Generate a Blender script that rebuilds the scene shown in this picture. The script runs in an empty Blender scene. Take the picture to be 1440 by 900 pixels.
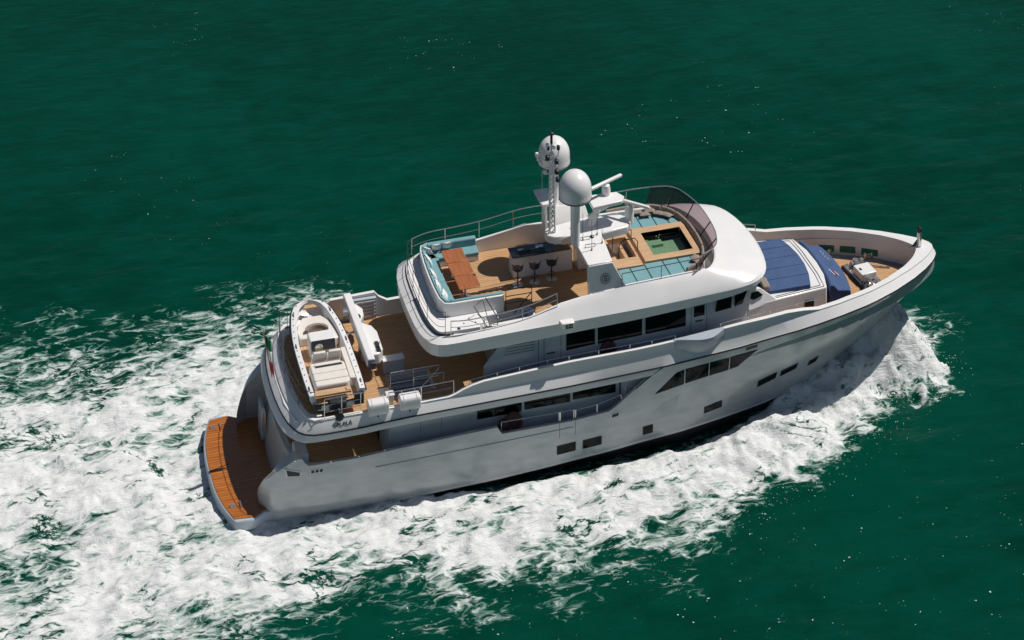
import bpy, math, random
import numpy as np
from mathutils import Vector, Matrix
from mathutils.geometry import tessellate_polygon
random.seed(7)
S = bpy.context.scene
COL = S.collection
R = math.radians

# ------------------------------------------------------------------ camera, sky, sun, exposure
cam = bpy.data.cameras.new("camera"); camo = bpy.data.objects.new("camera", cam); COL.objects.link(camo)
camo.location = (-16.2653, -104.967, 69.7615)
camo.rotation_euler = (R(90), 0, R(-15.79))
cam.sensor_fit = 'HORIZONTAL'; cam.sensor_width = 36; cam.lens = 87.53
cam.shift_y = -1.4495
cam.clip_start = 1; cam.clip_end = 20000
S.camera = camo

SUN_EL, SUN_AZ = 59.0, 3.5            # azimuth measured from the bow (+x) towards port (+y)
w = bpy.data.worlds.new("World"); S.world = w; w.use_nodes = True
nt = w.node_tree; nt.nodes.clear()
sky = nt.nodes.new("ShaderNodeTexSky"); sky.sky_type = 'NISHITA'; sky.sun_disc = False
sky.sun_elevation = R(SUN_EL); sky.sun_rotation = R(90 - SUN_AZ)
sky.altitude = 50; sky.air_density = 1.0; sky.dust_density = 0.6; sky.ozone_density = 1.0
bg = nt.nodes.new("ShaderNodeBackground"); bg.inputs[1].default_value = 0.05
wo = nt.nodes.new("ShaderNodeOutputWorld")
nt.links.new(sky.outputs[0], bg.inputs[0]); nt.links.new(bg.outputs[0], wo.inputs[0])
sl = bpy.data.lights.new("sun", 'SUN'); sl.energy = 5.0; sl.angle = R(0.5); sl.color = (1, .955, .9)
so = bpy.data.objects.new("sun", sl); COL.objects.link(so)
sd = Vector((math.cos(R(SUN_EL))*math.cos(R(SUN_AZ)), math.cos(R(SUN_EL))*math.sin(R(SUN_AZ)), math.sin(R(SUN_EL))))
so.rotation_euler = (-sd).to_track_quat('-Z', 'Y').to_euler(); so.location = sd*200
S.render.engine = 'CYCLES'
S.view_settings.view_transform = 'Standard'; S.view_settings.look = 'None'
S.view_settings.exposure = -0.34; S.view_settings.gamma = 1

# ------------------------------------------------------------------ materials
def mat(name, c, rough=.4, metal=0., var=0., vscale=3., vstretch=(1,1,1), bump=0., bscale=20., coat=0., spec=.5, c2=None):
    m = bpy.data.materials.new(name); m.use_nodes = True
    n = m.node_tree.nodes; L = m.node_tree.links; b = n['Principled BSDF']
    b.inputs['Base Color'].default_value = (*c, 1); b.inputs['Roughness'].default_value = rough
    b.inputs['Metallic'].default_value = metal; b.inputs['Coat Weight'].default_value = coat
    b.inputs['Coat Roughness'].default_value = .08; b.inputs['Specular IOR Level'].default_value = spec
    if var or bump:
        tc = n.new('ShaderNodeTexCoord'); mp = n.new('ShaderNodeMapping'); mp.inputs['Scale'].default_value = vstretch
        L.new(tc.outputs['Object'], mp.inputs[0])
    if var:
        no = n.new('ShaderNodeTexNoise'); no.inputs['Scale'].default_value = vscale; no.inputs['Detail'].default_value = 5
        no.inputs['Roughness'].default_value = .6; L.new(mp.outputs[0], no.inputs['Vector'])
        cr = n.new('ShaderNodeValToRGB'); cr.color_ramp.elements[0].position = .3; cr.color_ramp.elements[1].position = .7
        lo = c2 if c2 else tuple(max(0, x*(1-var)) for x in c); hi = tuple(min(1, x*(1+var*.5)) for x in c)
        cr.color_ramp.elements[0].color = (*lo, 1); cr.color_ramp.elements[1].color = (*hi, 1)
        L.new(no.outputs['Fac'], cr.inputs[0]); L.new(cr.outputs[0], b.inputs['Base Color'])
    if bump:
        n2 = n.new('ShaderNodeTexNoise'); n2.inputs['Scale'].default_value = bscale; n2.inputs['Detail'].default_value = 4
        L.new(mp.outputs[0], n2.inputs['Vector']); bp = n.new('ShaderNodeBump'); bp.inputs['Strength'].default_value = bump
        bp.inputs['Distance'].default_value = .05
        L.new(n2.outputs['Fac'], bp.inputs['Height']); L.new(bp.outputs[0], b.inputs['Normal'])
    return m

def teak(name, c, c2, rough=.6, axis=1, pitch=.13, coat=0.):
    """planked teak: grain streaks along the plank, thin dark caulking lines across the given axis"""
    m = bpy.data.materials.new(name); m.use_nodes = True
    n = m.node_tree.nodes; L = m.node_tree.links; b = n['Principled BSDF']; b.inputs['Roughness'].default_value = rough
    b.inputs['Coat Weight'].default_value = coat
    tc = n.new('ShaderNodeTexCoord'); sp = n.new('ShaderNodeSeparateXYZ'); L.new(tc.outputs['Object'], sp.inputs[0])
    mp = n.new('ShaderNodeMapping'); mp.inputs['Scale'].default_value = (.35, 6, 1) if axis == 1 else (6, .35, 1)
    L.new(tc.outputs['Object'], mp.inputs[0])
    no = n.new('ShaderNodeTexNoise'); no.inputs['Scale'].default_value = 2.2; no.inputs['Detail'].default_value = 6
    L.new(mp.outputs[0], no.inputs['Vector'])
    cr = n.new('ShaderNodeValToRGB'); cr.color_ramp.elements[0].position = .3; cr.color_ramp.elements[1].position = .72
    cr.color_ramp.elements[0].color = (*c2, 1); cr.color_ramp.elements[1].color = (*c, 1); L.new(no.outputs['Fac'], cr.inputs[0])
    d = n.new('ShaderNodeMath'); d.operation = 'DIVIDE'; d.inputs[1].default_value = pitch; L.new(sp.outputs[axis], d.inputs[0])
    f = n.new('ShaderNodeMath'); f.operation = 'FRACT'; L.new(d.outputs[0], f.inputs[0])
    g = n.new('ShaderNodeMath'); g.operation = 'GREATER_THAN'; g.inputs[1].default_value = .86; L.new(f.outputs[0], g.inputs[0])
    g2 = n.new('ShaderNodeMath'); g2.operation = 'MULTIPLY'; g2.inputs[1].default_value = .7; L.new(g.outputs[0], g2.inputs[0])
    mx = n.new('ShaderNodeMix'); mx.data_type = 'RGBA'; mx.inputs[7].default_value = (.03, .02, .014, 1)
    L.new(g2.outputs[0], mx.inputs[0]); L.new(cr.outputs[0], mx.inputs[6]); L.new(mx.outputs[2], b.inputs['Base Color'])
    return m

M = {}
M['white'] = mat('white_gelcoat', (.80, .79, .78), .28, var=.05, vscale=.8, coat=.25)
M['offwhite'] = mat('white_nonskid', (.78, .77, .76), .6, var=.06, vscale=2, bump=.1, bscale=60)
M['grey'] = mat('grey_metallic_paint', (.47, .50, .515), .24, metal=.16, var=.15, vscale=2.0, vstretch=(.45, 1, 1.6), coat=.2)  # soft blotches in the colour stand in for reflections of foam and water
M['greyblue'] = mat('pale_grey_and_shaded_white', (.42, .47, .53), .35, var=.06, vscale=1., coat=.2)  # blue shade of white walls put into the colour; grey fittings share it
M['boot'] = mat('white_boot_stripe', (.7, .7, .7), .4, var=.05)
M['antifoul'] = mat('dark_antifouling', (.02, .025, .028), .5, var=.3, vscale=2)
M['black'] = mat('black_rubber', (.012, .013, .016), .45, var=.2, vscale=8)
M['dark'] = mat('dark_grey_metal', (.05, .055, .06), .4, metal=.4, var=.3, vscale=8)
M['steel'] = mat('polished_steel', (.72, .71, .68), .22, metal=.85, var=.05, vscale=5)
M['darksteel'] = mat('dark_bronze_rail', (.06, .055, .055), .35, metal=.3, var=.1, vscale=5)
M['glass'] = mat('dark_tinted_glass', (.003, .005, .006), .05, var=.3, vscale=1.5, spec=.16)
M['teak'] = teak('teak_deck', (.60, .36, .18), (.44, .245, .11))
M['teakcross'] = teak('teak_deck_athwart', (.60, .38, .21), (.46, .26, .13), axis=0)
M['teakwet'] = teak('wet_teak', (.56, .19, .030), (.30, .085, .012), rough=.3, coat=.25, pitch=.16)
M['teaktrim'] = mat('teak_trim', (.58, .37, .21), .5, var=.25, vscale=3, vstretch=(.4, 5, 1))
M['varnish'] = mat('varnished_wood', (.40, .135, .045), .3, var=.3, vscale=3, vstretch=(5, .4, 1), coat=.4)
M['teal'] = mat('teal_canvas', (.17, .34, .37), .85, var=.1, vscale=2.5, bump=.25, bscale=9)
M['blue'] = mat('navy_blue_canvas', (.05, .095, .215), .85, var=.16, vscale=2.5, bump=.3, bscale=8)
M['taupe'] = mat('taupe_canvas', (.27, .225, .19), .9, var=.12, vscale=4, bump=.3, bscale=10)
M['cream'] = mat('cream_vinyl', (.74, .70, .64), .55, var=.05, vscale=4, bump=.15, bscale=9)
M['pillow'] = mat('white_canvas', (.72, .74, .74), .9, var=.08, vscale=6, bump=.35, bscale=9)
M['mosaic'] = mat('green_mosaic', (.13, .20, .13), .35, var=.5, vscale=28, c2=(.035, .07, .04))
M['mosaicfloor'] = mat('pale_green_mosaic', (.34, .40, .31), .35, var=.5, vscale=30, c2=(.2, .26, .19))
M['maroon'] = mat('maroon_canvas', (.075, .03, .035), .85, var=.3, vscale=6, bump=.4, bscale=9)
M['counter'] = mat('black_granite', (.010, .011, .014), .18, var=.5, vscale=12, coat=.5)
M['green'] = mat('green_flag_cloth', (.0, .16, .06), .9, var=.2, vscale=6)
M['flagwhite'] = mat('white_flag_cloth', (.7, .7, .68), .9, var=.1, vscale=6)
M['red'] = mat('red_flag_cloth', (.42, .02, .03), .9, var=.2, vscale=6)
M['portgreen'] = mat('painted_sea_green', (.003, .16, .11), .5, var=.3, vscale=6)  # opaque green painted as the sunlit sea seen through openings
M['emblem'] = mat('navy_emblem', (.02, .035, .06), .4, var=.2, vscale=6)

def screen_mat():
    m = bpy.data.materials.new('smoked_windscreen'); m.use_nodes = True
    n = m.node_tree.nodes; L = m.node_tree.links; b = n['Principled BSDF']
    b.inputs['Base Color'].default_value = (.07, .048, .054, 1); b.inputs['Roughness'].default_value = .08
    tr = n.new('ShaderNodeBsdfTransparent'); tr.inputs[0].default_value = (.62, .50, .53, 1)
    mx = n.new('ShaderNodeMixShader'); mx.inputs[0].default_value = .35
    L.new(tr.outputs[0], mx.inputs[1]); L.new(b.outputs[0], mx.inputs[2]); L.new(mx.outputs[0], n['Material Output'].inputs[0])
    return m
M['screen'] = screen_mat()
def poolwater_mat():
    m = bpy.data.materials.new('pool_water'); m.use_nodes = True
    n = m.node_tree.nodes; L = m.node_tree.links; n.remove(n['Principled BSDF'])
    tr = n.new('ShaderNodeBsdfTransparent'); tr.inputs[0].default_value = (.72, .86, .76, 1)
    gl = n.new('ShaderNodeBsdfGlossy'); gl.inputs['Roughness'].default_value = .03
    fr = n.new('ShaderNodeFresnel'); fr.inputs[0].default_value = 1.33
    no = n.new('ShaderNodeTexNoise'); no.inputs['Scale'].default_value = 5; tc = n.new('ShaderNodeTexCoord'); L.new(tc.outputs['Object'], no.inputs['Vector'])
    bp = n.new('ShaderNodeBump'); bp.inputs['Strength'].default_value = .5; bp.inputs['Distance'].default_value = .03
    L.new(no.outputs['Fac'], bp.inputs['Height']); L.new(bp.outputs[0], gl.inputs['Normal'])
    mx = n.new('ShaderNodeMixShader'); L.new(fr.outputs[0], mx.inputs[0]); L.new(tr.outputs[0], mx.inputs[1]); L.new(gl.outputs[0], mx.inputs[2])
    L.new(mx.outputs[0], n['Material Output'].inputs[0]); return m
M['poolwater'] = poolwater_mat()

# ------------------------------------------------------------------ helpers
def worldloc(o):
    v = Vector((0, 0, 0))
    while o is not None:
        v += o.location; o = o.parent
    return v

class MB:
    def __init__(self): self.v = []; self.f = []; self.mi = []
    def add(self, vs, fs, mi=0):
        b = len(self.v); self.v += [tuple(x) for x in vs]; self.f += [tuple(i+b for i in f) for f in fs]; self.mi += [mi]*len(fs)
        return self
    def box(self, x0, x1, y0, y1, z0, z1, mi=0):
        vs = [(x0,y0,z0),(x1,y0,z0),(x1,y1,z0),(x0,y1,z0),(x0,y0,z1),(x1,y0,z1),(x1,y1,z1),(x0,y1,z1)]
        return self.add(vs, [(3,2,1,0),(4,5,6,7),(0,1,5,4),(1,2,6,5),(2,3,7,6),(3,0,4,7)], mi)
    def obox(self, c, size, rz=0., rx=0., ry=0., mi=0):
        m = Matrix.Translation(c) @ Matrix.Rotation(rz,4,'Z') @ Matrix.Rotation(ry,4,'Y') @ Matrix.Rotation(rx,4,'X')
        a, b, d = (s/2 for s in size)
        vs = [m @ Vector(p) for p in [(-a,-b,-d),(a,-b,-d),(a,b,-d),(-a,b,-d),(-a,-b,d),(a,-b,d),(a,b,d),(-a,b,d)]]
        return self.add(vs, [(3,2,1,0),(4,5,6,7),(0,1,5,4),(1,2,6,5),(2,3,7,6),(3,0,4,7)], mi)
    def hexa(self, bot, top, mi=0):
        """bot and top: same number of 3-D points, counter-clockwise seen from above"""
        n = len(bot); vs = list(bot)+list(top)
        fs = [tuple(range(n-1,-1,-1)), tuple(range(n,2*n))] + [(i,(i+1)%n,n+(i+1)%n,n+i) for i in range(n)]
        return self.add(vs, fs, mi)
    def prism(self, poly, z0, z1, holes=(), mi=0):
        """poly in plan with optional holes; z may be a number or a function of (x, y)"""
        f0 = z0 if callable(z0) else (lambda x, y: z0); f1 = z1 if callable(z1) else (lambda x, y: z1)
        loops = [list(poly)] + [list(h) for h in holes]
        flat = [p for l in loops for p in l]; n = len(flat)
        tri = tessellate_polygon([[Vector((p[0], p[1], 0)) for p in l] for l in loops])
        vs = [(p[0], p[1], f0(*p[:2])) for p in flat] + [(p[0], p[1], f1(*p[:2])) for p in flat]
        fs = []
        for t in tri:
            a, b, c = (Vector((flat[i][0], flat[i][1], 0)) for i in t)
            t = tuple(t) if (b-a).cross(c-a).z > 0 else tuple(t)[::-1]
            fs.append(t[::-1]); fs.append(tuple(i+n for i in t))
        o = 0
        for k, l in enumerate(loops):
            m = len(l)
            ar = sum(l[i][0]*l[(i+1)%m][1]-l[(i+1)%m][0]*l[i][1] for i in range(m))
            for i in range(m):
                a, b = o+i, o+(i+1)%m
                if (ar > 0) == (k == 0): fs.append((a, b, b+n, a+n))
                else: fs.append((b, a, a+n, b+n))
            o += m
        return self.add(vs, fs, mi)
    def loft(self, rings, closed=False, caps=False, mi=0, flip=False):
        m = len(rings[0]); vs = [p for r in rings for p in r]; fs = []
        for i in range(len(rings)-1):
            for j in range(m if closed else m-1):
                a, b = i*m+j, i*m+(j+1)%m
                q = (a, b, b+m, a+m); fs.append(q[::-1] if flip else q)
        if caps:
            fs.append(tuple(range(m-1,-1,-1)) if not flip else tuple(range(m)))
            q = tuple(range((len(rings)-1)*m, len(rings)*m)); fs.append(q if not flip else q[::-1])
        return self.add(vs, fs, mi)
    def tube(self, path, r, n=8, closed=False, mi=0, r1=None):
        P = [Vector(p) for p in path]; k = len(P); rings = []
        up = None
        for i in range(k):
            if closed: t = (P[(i+1)%k]-P[i-1])
            else: t = P[min(i+1,k-1)]-P[max(i-1,0)]
            t.normalize()
            if up is None:
                up = Vector((0,0,1)) if abs(t.z) < .9 else Vector((1,0,0))
            s = t.cross(up)
            if s.length < 1e-4: s = t.cross(Vector((0,1,0)))
            s.normalize(); u = s.cross(t).normalized(); up = u
            rr = r if r1 is None else r+(r1-r)*i/(k-1)
            rings.append([P[i]+(s*math.cos(a)+u*math.sin(a))*rr for a in (2*math.pi*j/n for j in range(n))])
        if closed: rings.append(rings[0])
        return self.loft(rings, closed=True, caps=not closed, mi=mi, flip=True)
    def lathe(self, c, prof, n=32, mi=0, axis='Z'):
        rings = []
        for r, z in prof:
            ring = []
            for j in range(n):
                a = 2*math.pi*j/n
                p = (r*math.cos(a), r*math.sin(a), z)
                if axis == 'Y': p = (p[0], p[2], -p[1])
                if axis == 'X': p = (p[2], p[0], p[1])
                ring.append((c[0]+p[0], c[1]+p[1], c[2]+p[2]))
            rings.append(ring)
        return self.loft(rings, closed=True, caps=True, mi=mi)
    def build(self, name, m, parent=None, bevel=0., seg=2, smooth=True, ang=35, subd=0, split=False):
        if split:
            par = list(range(len(self.v)))
            def find(a):
                while par[a] != a: par[a] = par[par[a]]; a = par[a]
                return a
            for f in self.f:
                for i in f[1:]: par[find(i)] = find(f[0])
            gr = {}
            for f, mi in zip(self.f, self.mi): gr.setdefault(find(f[0]), []).append((f, mi))
            out = []
            for fs in gr.values():
                ids = sorted({i for f, _ in fs for i in f}); mp = {a: k for k, a in enumerate(ids)}
                m2 = MB(); m2.v = [self.v[i] for i in ids]; m2.f = [tuple(mp[i] for i in f) for f, _ in fs]; m2.mi = [mi for _, mi in fs]
                out.append(m2.build(name, m, parent, bevel, seg, smooth, ang, subd))
            return out
        me = bpy.data.meshes.new(name); L = worldloc(parent) if parent else Vector((0,0,0))
        me.from_pydata([(x-L.x, y-L.y, z-L.z) for x, y, z in self.v], [], self.f)
        for x in (m if isinstance(m, (list, tuple)) else [m]): me.materials.append(x)
        me.polygons.foreach_set('material_index', self.mi)
        me.validate()
        if smooth:
            me.shade_smooth(); me.set_sharp_from_angle(angle=R(ang))
        me.update()
        o = bpy.data.objects.new(name, me); COL.objects.link(o)
        if parent: o.parent = parent
        if bevel:
            b = o.modifiers.new('bevel', 'BEVEL'); b.width = bevel; b.segments = seg; b.limit_method = 'ANGLE'; b.angle_limit = R(38)
            b.harden_normals = False
        if subd:
            s = o.modifiers.new('subd', 'SUBSURF'); s.levels = s.render_levels = subd
        return o

def tag(o, label=None, cat=None, group=None, kind=None):
    if label: o['label'] = label
    if cat: o['category'] = cat
    if group: o['group'] = group
    if kind: o['kind'] = kind
    return o
def empty(name, loc, label, cat, group=None, rz=0.):
    o = bpy.data.objects.new(name, None); COL.objects.link(o); o.location = loc; o.rotation_euler = (0,0,rz)
    o.empty_display_size = .3
    return tag(o, label, cat, group)
def dup(root, loc, label=None, rz=None):
    r = root.copy(); COL.objects.link(r); r.location = loc
    if rz is not None: r.rotation_euler = (0,0,rz)
    if label: r['label'] = label
    for ch in list(root.children):
        c = ch.copy(); COL.objects.link(c); c.parent = r
        for g in list(ch.children):
            d = g.copy(); COL.objects.link(d); d.parent = c
    return r
def I(x, tab):
    return float(np.interp(x, [t[0] for t in tab], [t[1] for t in tab]))
def smooth_path(pts, n=6):
    """Catmull-Rom through the points"""
    P = [Vector(p) for p in pts]; out = []
    for i in range(len(P)-1):
        a, b, c, d = P[max(i-1,0)], P[i], P[i+1], P[min(i+2,len(P)-1)]
        for k in range(n):
            t = k/n
            out.append(.5*((2*b)+(c-a)*t+(2*a-5*b+4*c-d)*t*t+(-a+3*b-3*c+d)*t**3))
    out.append(P[-1]); return out
def text_mesh(name, body, size, loc, rot, m, parent, depth=.006):
    cu = bpy.data.curves.new(name, 'FONT'); cu.body = body; cu.size = size; cu.extrude = depth; cu.align_x = 'CENTER'; cu.align_y = 'CENTER'
    o = bpy.data.objects.new(name, cu); COL.objects.link(o)
    bpy.context.view_layer.update()
    me = bpy.data.meshes.new_from_object(o.evaluated_get(bpy.context.evaluated_depsgraph_get()))
    bpy.data.objects.remove(o); bpy.data.curves.remove(cu)
    ob = bpy.data.objects.new(name, me); COL.objects.link(ob); me.materials.clear(); me.materials.append(m)
    L = worldloc(parent); ob.parent = parent; ob.location = Vector(loc)-L; ob.rotation_euler = rot
    return ob
# ------------------------------------------------------------------ the sea
FOAM=("999999999999999998776432000000000000000000000000000000000000000000000000"
"999999999999999998776542000000000000000000000000000000000000000000000000"
"999999999999999998776542100000000000000000000000000000000000000000000000"
"999999999999999998776543100000000000000000000000000000000000000000000000"
"999999999999999998776543100000000000000000000000000000000000000000000000"
"999999999999999998776543200000000000000000000000000000000000000000000000"
"999999999999999998776543200000000000000000000000000000000000000000000000"
"999999999999999999877654210000000000000000000000000000000000000000000000"
"999999999999999999877654310000000000000000000000000000000000000000000000"
"999999999999999999877654310000000000000000000000000000000000000000000000"
"999999999999999999877654310000000000000000000000000000000000000000000000"
"999999999999999999877654320000000000000000000000000000000000000000000000"
"999999999999999999877654421000000100000000000000000000000000000000000000"
"999999999999999999877655421000013310121011232100000000000000000000000000"
"999999999999999999877765432100124521233334554100000000000000000000000000"
"999999999999999999887765553222247654456555566211000000000000000000000000"
"999999999999999999987776776554467887777776677643123320000000000000000000"
"999999999999999999998888899877888889898888888876678753210000000000000000"
"999999999999998889999999999999999999899999999999999988631000000000000000"
"999999999988887767899988998999999997789999999999999999863100000000000000"
"999999888877665556899988887889999988778888998899999999974100000000000000"
"999888877665555665799987687778999999978899998898899999974100000000000000"
"888776655556666676799998788888999999988999999998688999986420000000000000"
"776655556666777886799999899999999999999999999999876999998762000000000000"
"555566666777888888999999999999999999999999999999987899999962000000000000"
"666667778888899999999999889999999999999999999999999987668861000000000000"
"677778888999999999999987778999999999999999999999987543215752000000000000"
"788888999999999999988877779999999888888888888888888888666421000000000000"
"889999999999999989988887889999999666666666666666666666333000000000000000"
"999999999999888888888988889999999555555555555555555555000000000000000000"
"999999999888888878888888889999999444444444444444444444000000000000000000"
"999998888888777777777777888888999222222222222222222000000000000000000000"
"988888887777776666676666788888888111111111111111000000000000000000000000"
"888887777766665555665554677777777000000000000000000000000000000000000000"
"877777766665555545554444566566666000000000000000000000000000000000000000"
"777666655555544444443334544455655000000000000000000000000000000000000000"
"666555555444444333332223323344443000000000000000000000000000000000000000"
"555555444443333222221112101222221000000000000000000000000000000000000000"
"554444443333222211110000101111000000000000000000000000000000000000000000"
"444433332222111110000000000000000000000000000000000000000000000000000000"
"433332222111100000000000000000000000000000000000000000000000000000000000"
"322221111100000000000000000000000000000000000000000000000000000000000000"
"221111000000000000000000000000000000000000000000000000000000000000000000"
"110000000000000000000000000000000000000000000000000000000000000000000000"
"000000000000000000000000000000000000000000000000000000000000000000000000"
"000000000000000000000000000000000000000000000000000000000000000000000000"
"000000000000000000000000000000000000000000000000000000000000000000000000"
"000000000000000000000000000000000000000000000000000000000000000000000000")
FA = np.array([[int(c) for c in FOAM[i*72:(i+1)*72]] for i in range(48)], float)/9.0     # one cell per metre, x from -24, y from -24
def vnoise(x, y, seed):
    xi = np.floor(x).astype(np.int64); yi = np.floor(y).astype(np.int64); fx = x-xi; fy = y-yi
    fx = fx*fx*(3-2*fx); fy = fy*fy*(3-2*fy)
    def h(a, b):
        k = (a*374761393 + b*668265263 + seed*1442695041) & 0x7fffffff
        k = ((k ^ (k >> 13))*1274126177) & 0x7fffffff
        return ((k ^ (k >> 16)) & 0xffff)/65535.0
    return (h(xi,yi)*(1-fx)+h(xi+1,yi)*fx)*(1-fy)+(h(xi,yi+1)*(1-fx)+h(xi+1,yi+1)*fx)*fy
def fbm(x, y, seed, o=4, g=.5):
    s = 0; a = 1; t = 0
    for k in range(o):
        s = s+a*vnoise(x*2**k, y*2**k, seed+k*17); t += a; a *= g
    return s/t
def foam_at(x, y):
    wx = x+(fbm(x*.5, y*.5, 5)-.5)*2.2; wy = y+(fbm(x*.5, y*.5, 9)-.5)*2.2
    fx = np.clip(wx+24, 0, 70.999); fy = np.clip(wy+24, 0, 46.999); i = fy.astype(int); j = fx.astype(int); a = fy-i; b = fx-j
    v = FA[i,j]*(1-a)*(1-b)+FA[i,j+1]*(1-a)*b+FA[i+1,j]*a*(1-b)+FA[i+1,j+1]*a*b
    out = np.maximum(np.maximum(-24-x, x-47.5), np.maximum(-24-y, y-23.5)); v = v*np.clip(1-out/25, 0, 1)
    yb = np.interp(x, [15,18.2,22.5,26.5,30.8,33.2,34.3], [-30,-11.0,-7.9,-6.2,-3.4,-1.5,.0])+(fbm(x*.7, y*.7, 71)-.5)*2.4
    v = v*np.where((y < 1) & (x > 15), np.clip((y-yb)/1.6, 0, 1), 1)
    dh = np.abs(y)-np.interp(x, [22,24,26,27.8,28.8], [3.0,2.5,1.75,.8,.05])+(fbm(x*.9, y*.9, 83, 4, .6)-.5)*3.2
    v = np.maximum(v, np.where((x > 23) & (x < 33.6), np.clip((x-23)/4, 0, 1)*1.3*np.clip((3.4-dh)/1.5, 0, 1)*np.clip((33.5+(fbm(y*1.3, x*1.3, 91, 3)-.5)*1.6-x)/.6, 0, 1), 0))
    v = np.maximum(v, np.where((x > -3) & (x < 25) & (y < 0), 1.0*np.clip((4.3+(fbm(x*.5, y*.5, 101, 3)-.5)*3-(-y-3.3))/2.0, 0, 1)*np.clip((x+3)/3, 0, 1), 0))
    # dark trough of clear water along the hull
    yw = np.interp(x, [1,6,12,17,20,22,24,26,27.8,28.8], [3.3,3.5,3.57,3.5,3.3,2.95,2.4,1.65,.7,0])
    d = np.abs(y)-yw
    gap = np.interp(x, [9,11,14,20,26,28.5], [0,.15,.5,.55,.25,0])
    v = v*np.where((d > -1) & (gap > 0), np.clip((d-gap*.35)/(gap*.8+1e-3), .22, 1), 1)
    return v
def swell(x, y):
    # bow wave ridge either side and the stern wave
    ay = np.abs(y)
    yr = np.interp(x, [0,10,17,22,26,29,31.3,33], [6.6,6.0,5.2,4.4,3.0,1.4,.6,.0])
    am = np.interp(x, [-20,0,10,17,22,26,29.5,31,32.6,33.6], [.12,.22,.30,.38,.55,.85,1.15,.9,.3,0])
    wd = np.interp(x, [0,17,26,31], [1.8,1.4,1.15,.8])
    h = am*np.exp(-((ay-yr)/wd)**2)
    h += np.where(x < 3, .28*np.exp(-((x+3.5)/2.5)**2)*np.exp(-(ay/3.2)**2), 0)
    h -= .25*np.exp(-((x+.5)/1.2)**2)*np.exp(-(ay/3.6)**4)
    d = ay-np.interp(x, [17,20,22,24,26,27.8,28.8], [3.5,3.3,3.0,2.5,1.75,.8,.05])
    A = np.interp(x, [21,24,26,28,30,31,31.9,32.6,33.4], [0,.5,1.05,1.7,2.3,2.6,2.4,1.2,0]); W = np.interp(x, [22,26,31], [1.0,1.5,1.35])
    A = A*(1+1.1*(fbm(x*.8, y*.8, 97, 4, .6)-.5))
    return np.maximum(h, A*np.exp(-(np.maximum(d-.15, 0)/W)**2))
def axis(lo, hi, step, far):
    a = list(np.arange(lo, hi+step/2, step)); g = step; l = [lo]; r = [hi]
    while r[-1] < far: g *= 1.35; r.append(r[-1]+g); l.append(l[-1]-g)
    return np.array(l[:0:-1]+a+r[1:])
ax = axis(-13, 44, .10, 4000); ay_ = axis(-21, 20, .10, 4000)
def build_sea():
    X, Y = np.meshgrid(ax, ay_); nx, ny = len(ax), len(ay_)
    near = (np.abs(X-15) < 90) & (np.abs(Y) < 90)
    F = foam_at(X, Y)
    lump = (fbm(X*1.1, Y*1.4, 21, 5, .55)-.5)+(fbm(X*.33, Y*.5, 27, 2, .5)-.5)*.8; fine = fbm(X*4, Y*4, 33, 3, .6)-.5
    rid = 1-np.abs(2*fbm(X*.55, Y*.9, 61, 4, .5)-1)
    bowk = np.clip((X-15)/9, 0, 1)
    Z = swell(X, Y) + F*(lump*(.34+.16*bowk)+fine*(.07+.12*bowk)+(rid-.7)*(.36+.2*bowk))
    wav = (fbm(X*.22+Y*.05, Y*.5, 41, 4, .5)-.5)*.16+(fbm(X*.9, Y*1.6, 47, 3, .5)-.5)*.05
    Z = np.where(near, Z+wav, 0)
    # keep the water off the swim platform
    Z = np.where((X > -.3) & (X < 22) & (np.abs(Y) < 3.2), np.minimum(Z, .22), Z)
    me = bpy.data.meshes.new('sea'); n = nx*ny
    co = np.stack([X, Y, Z], -1).reshape(-1).astype(np.float32)
    me.vertices.add(n); me.vertices.foreach_set('co', co)
    i = (np.arange(ny-1)[:, None]*nx+np.arange(nx-1)[None]).ravel()
    q = np.stack([i, i+1, i+1+nx, i+nx], -1).ravel().astype(np.int32); nf = len(i)
    me.loops.add(nf*4); me.loops.foreach_set('vertex_index', q)
    me.polygons.add(nf); me.polygons.foreach_set('loop_start', np.arange(0, nf*4, 4, dtype=np.int32))
    me.polygons.foreach_set('loop_total', np.full(nf, 4, np.int32))
    me.update(calc_edges=True); me.shade_smooth()
    at = me.attributes.new('foam', 'FLOAT', 'POINT'); at.data.foreach_set('value', F.ravel().astype(np.float32))
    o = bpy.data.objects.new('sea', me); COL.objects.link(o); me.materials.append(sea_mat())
    tag(o, 'deep green sea with the white wake of the yacht', 'sea', kind='structure')
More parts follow.
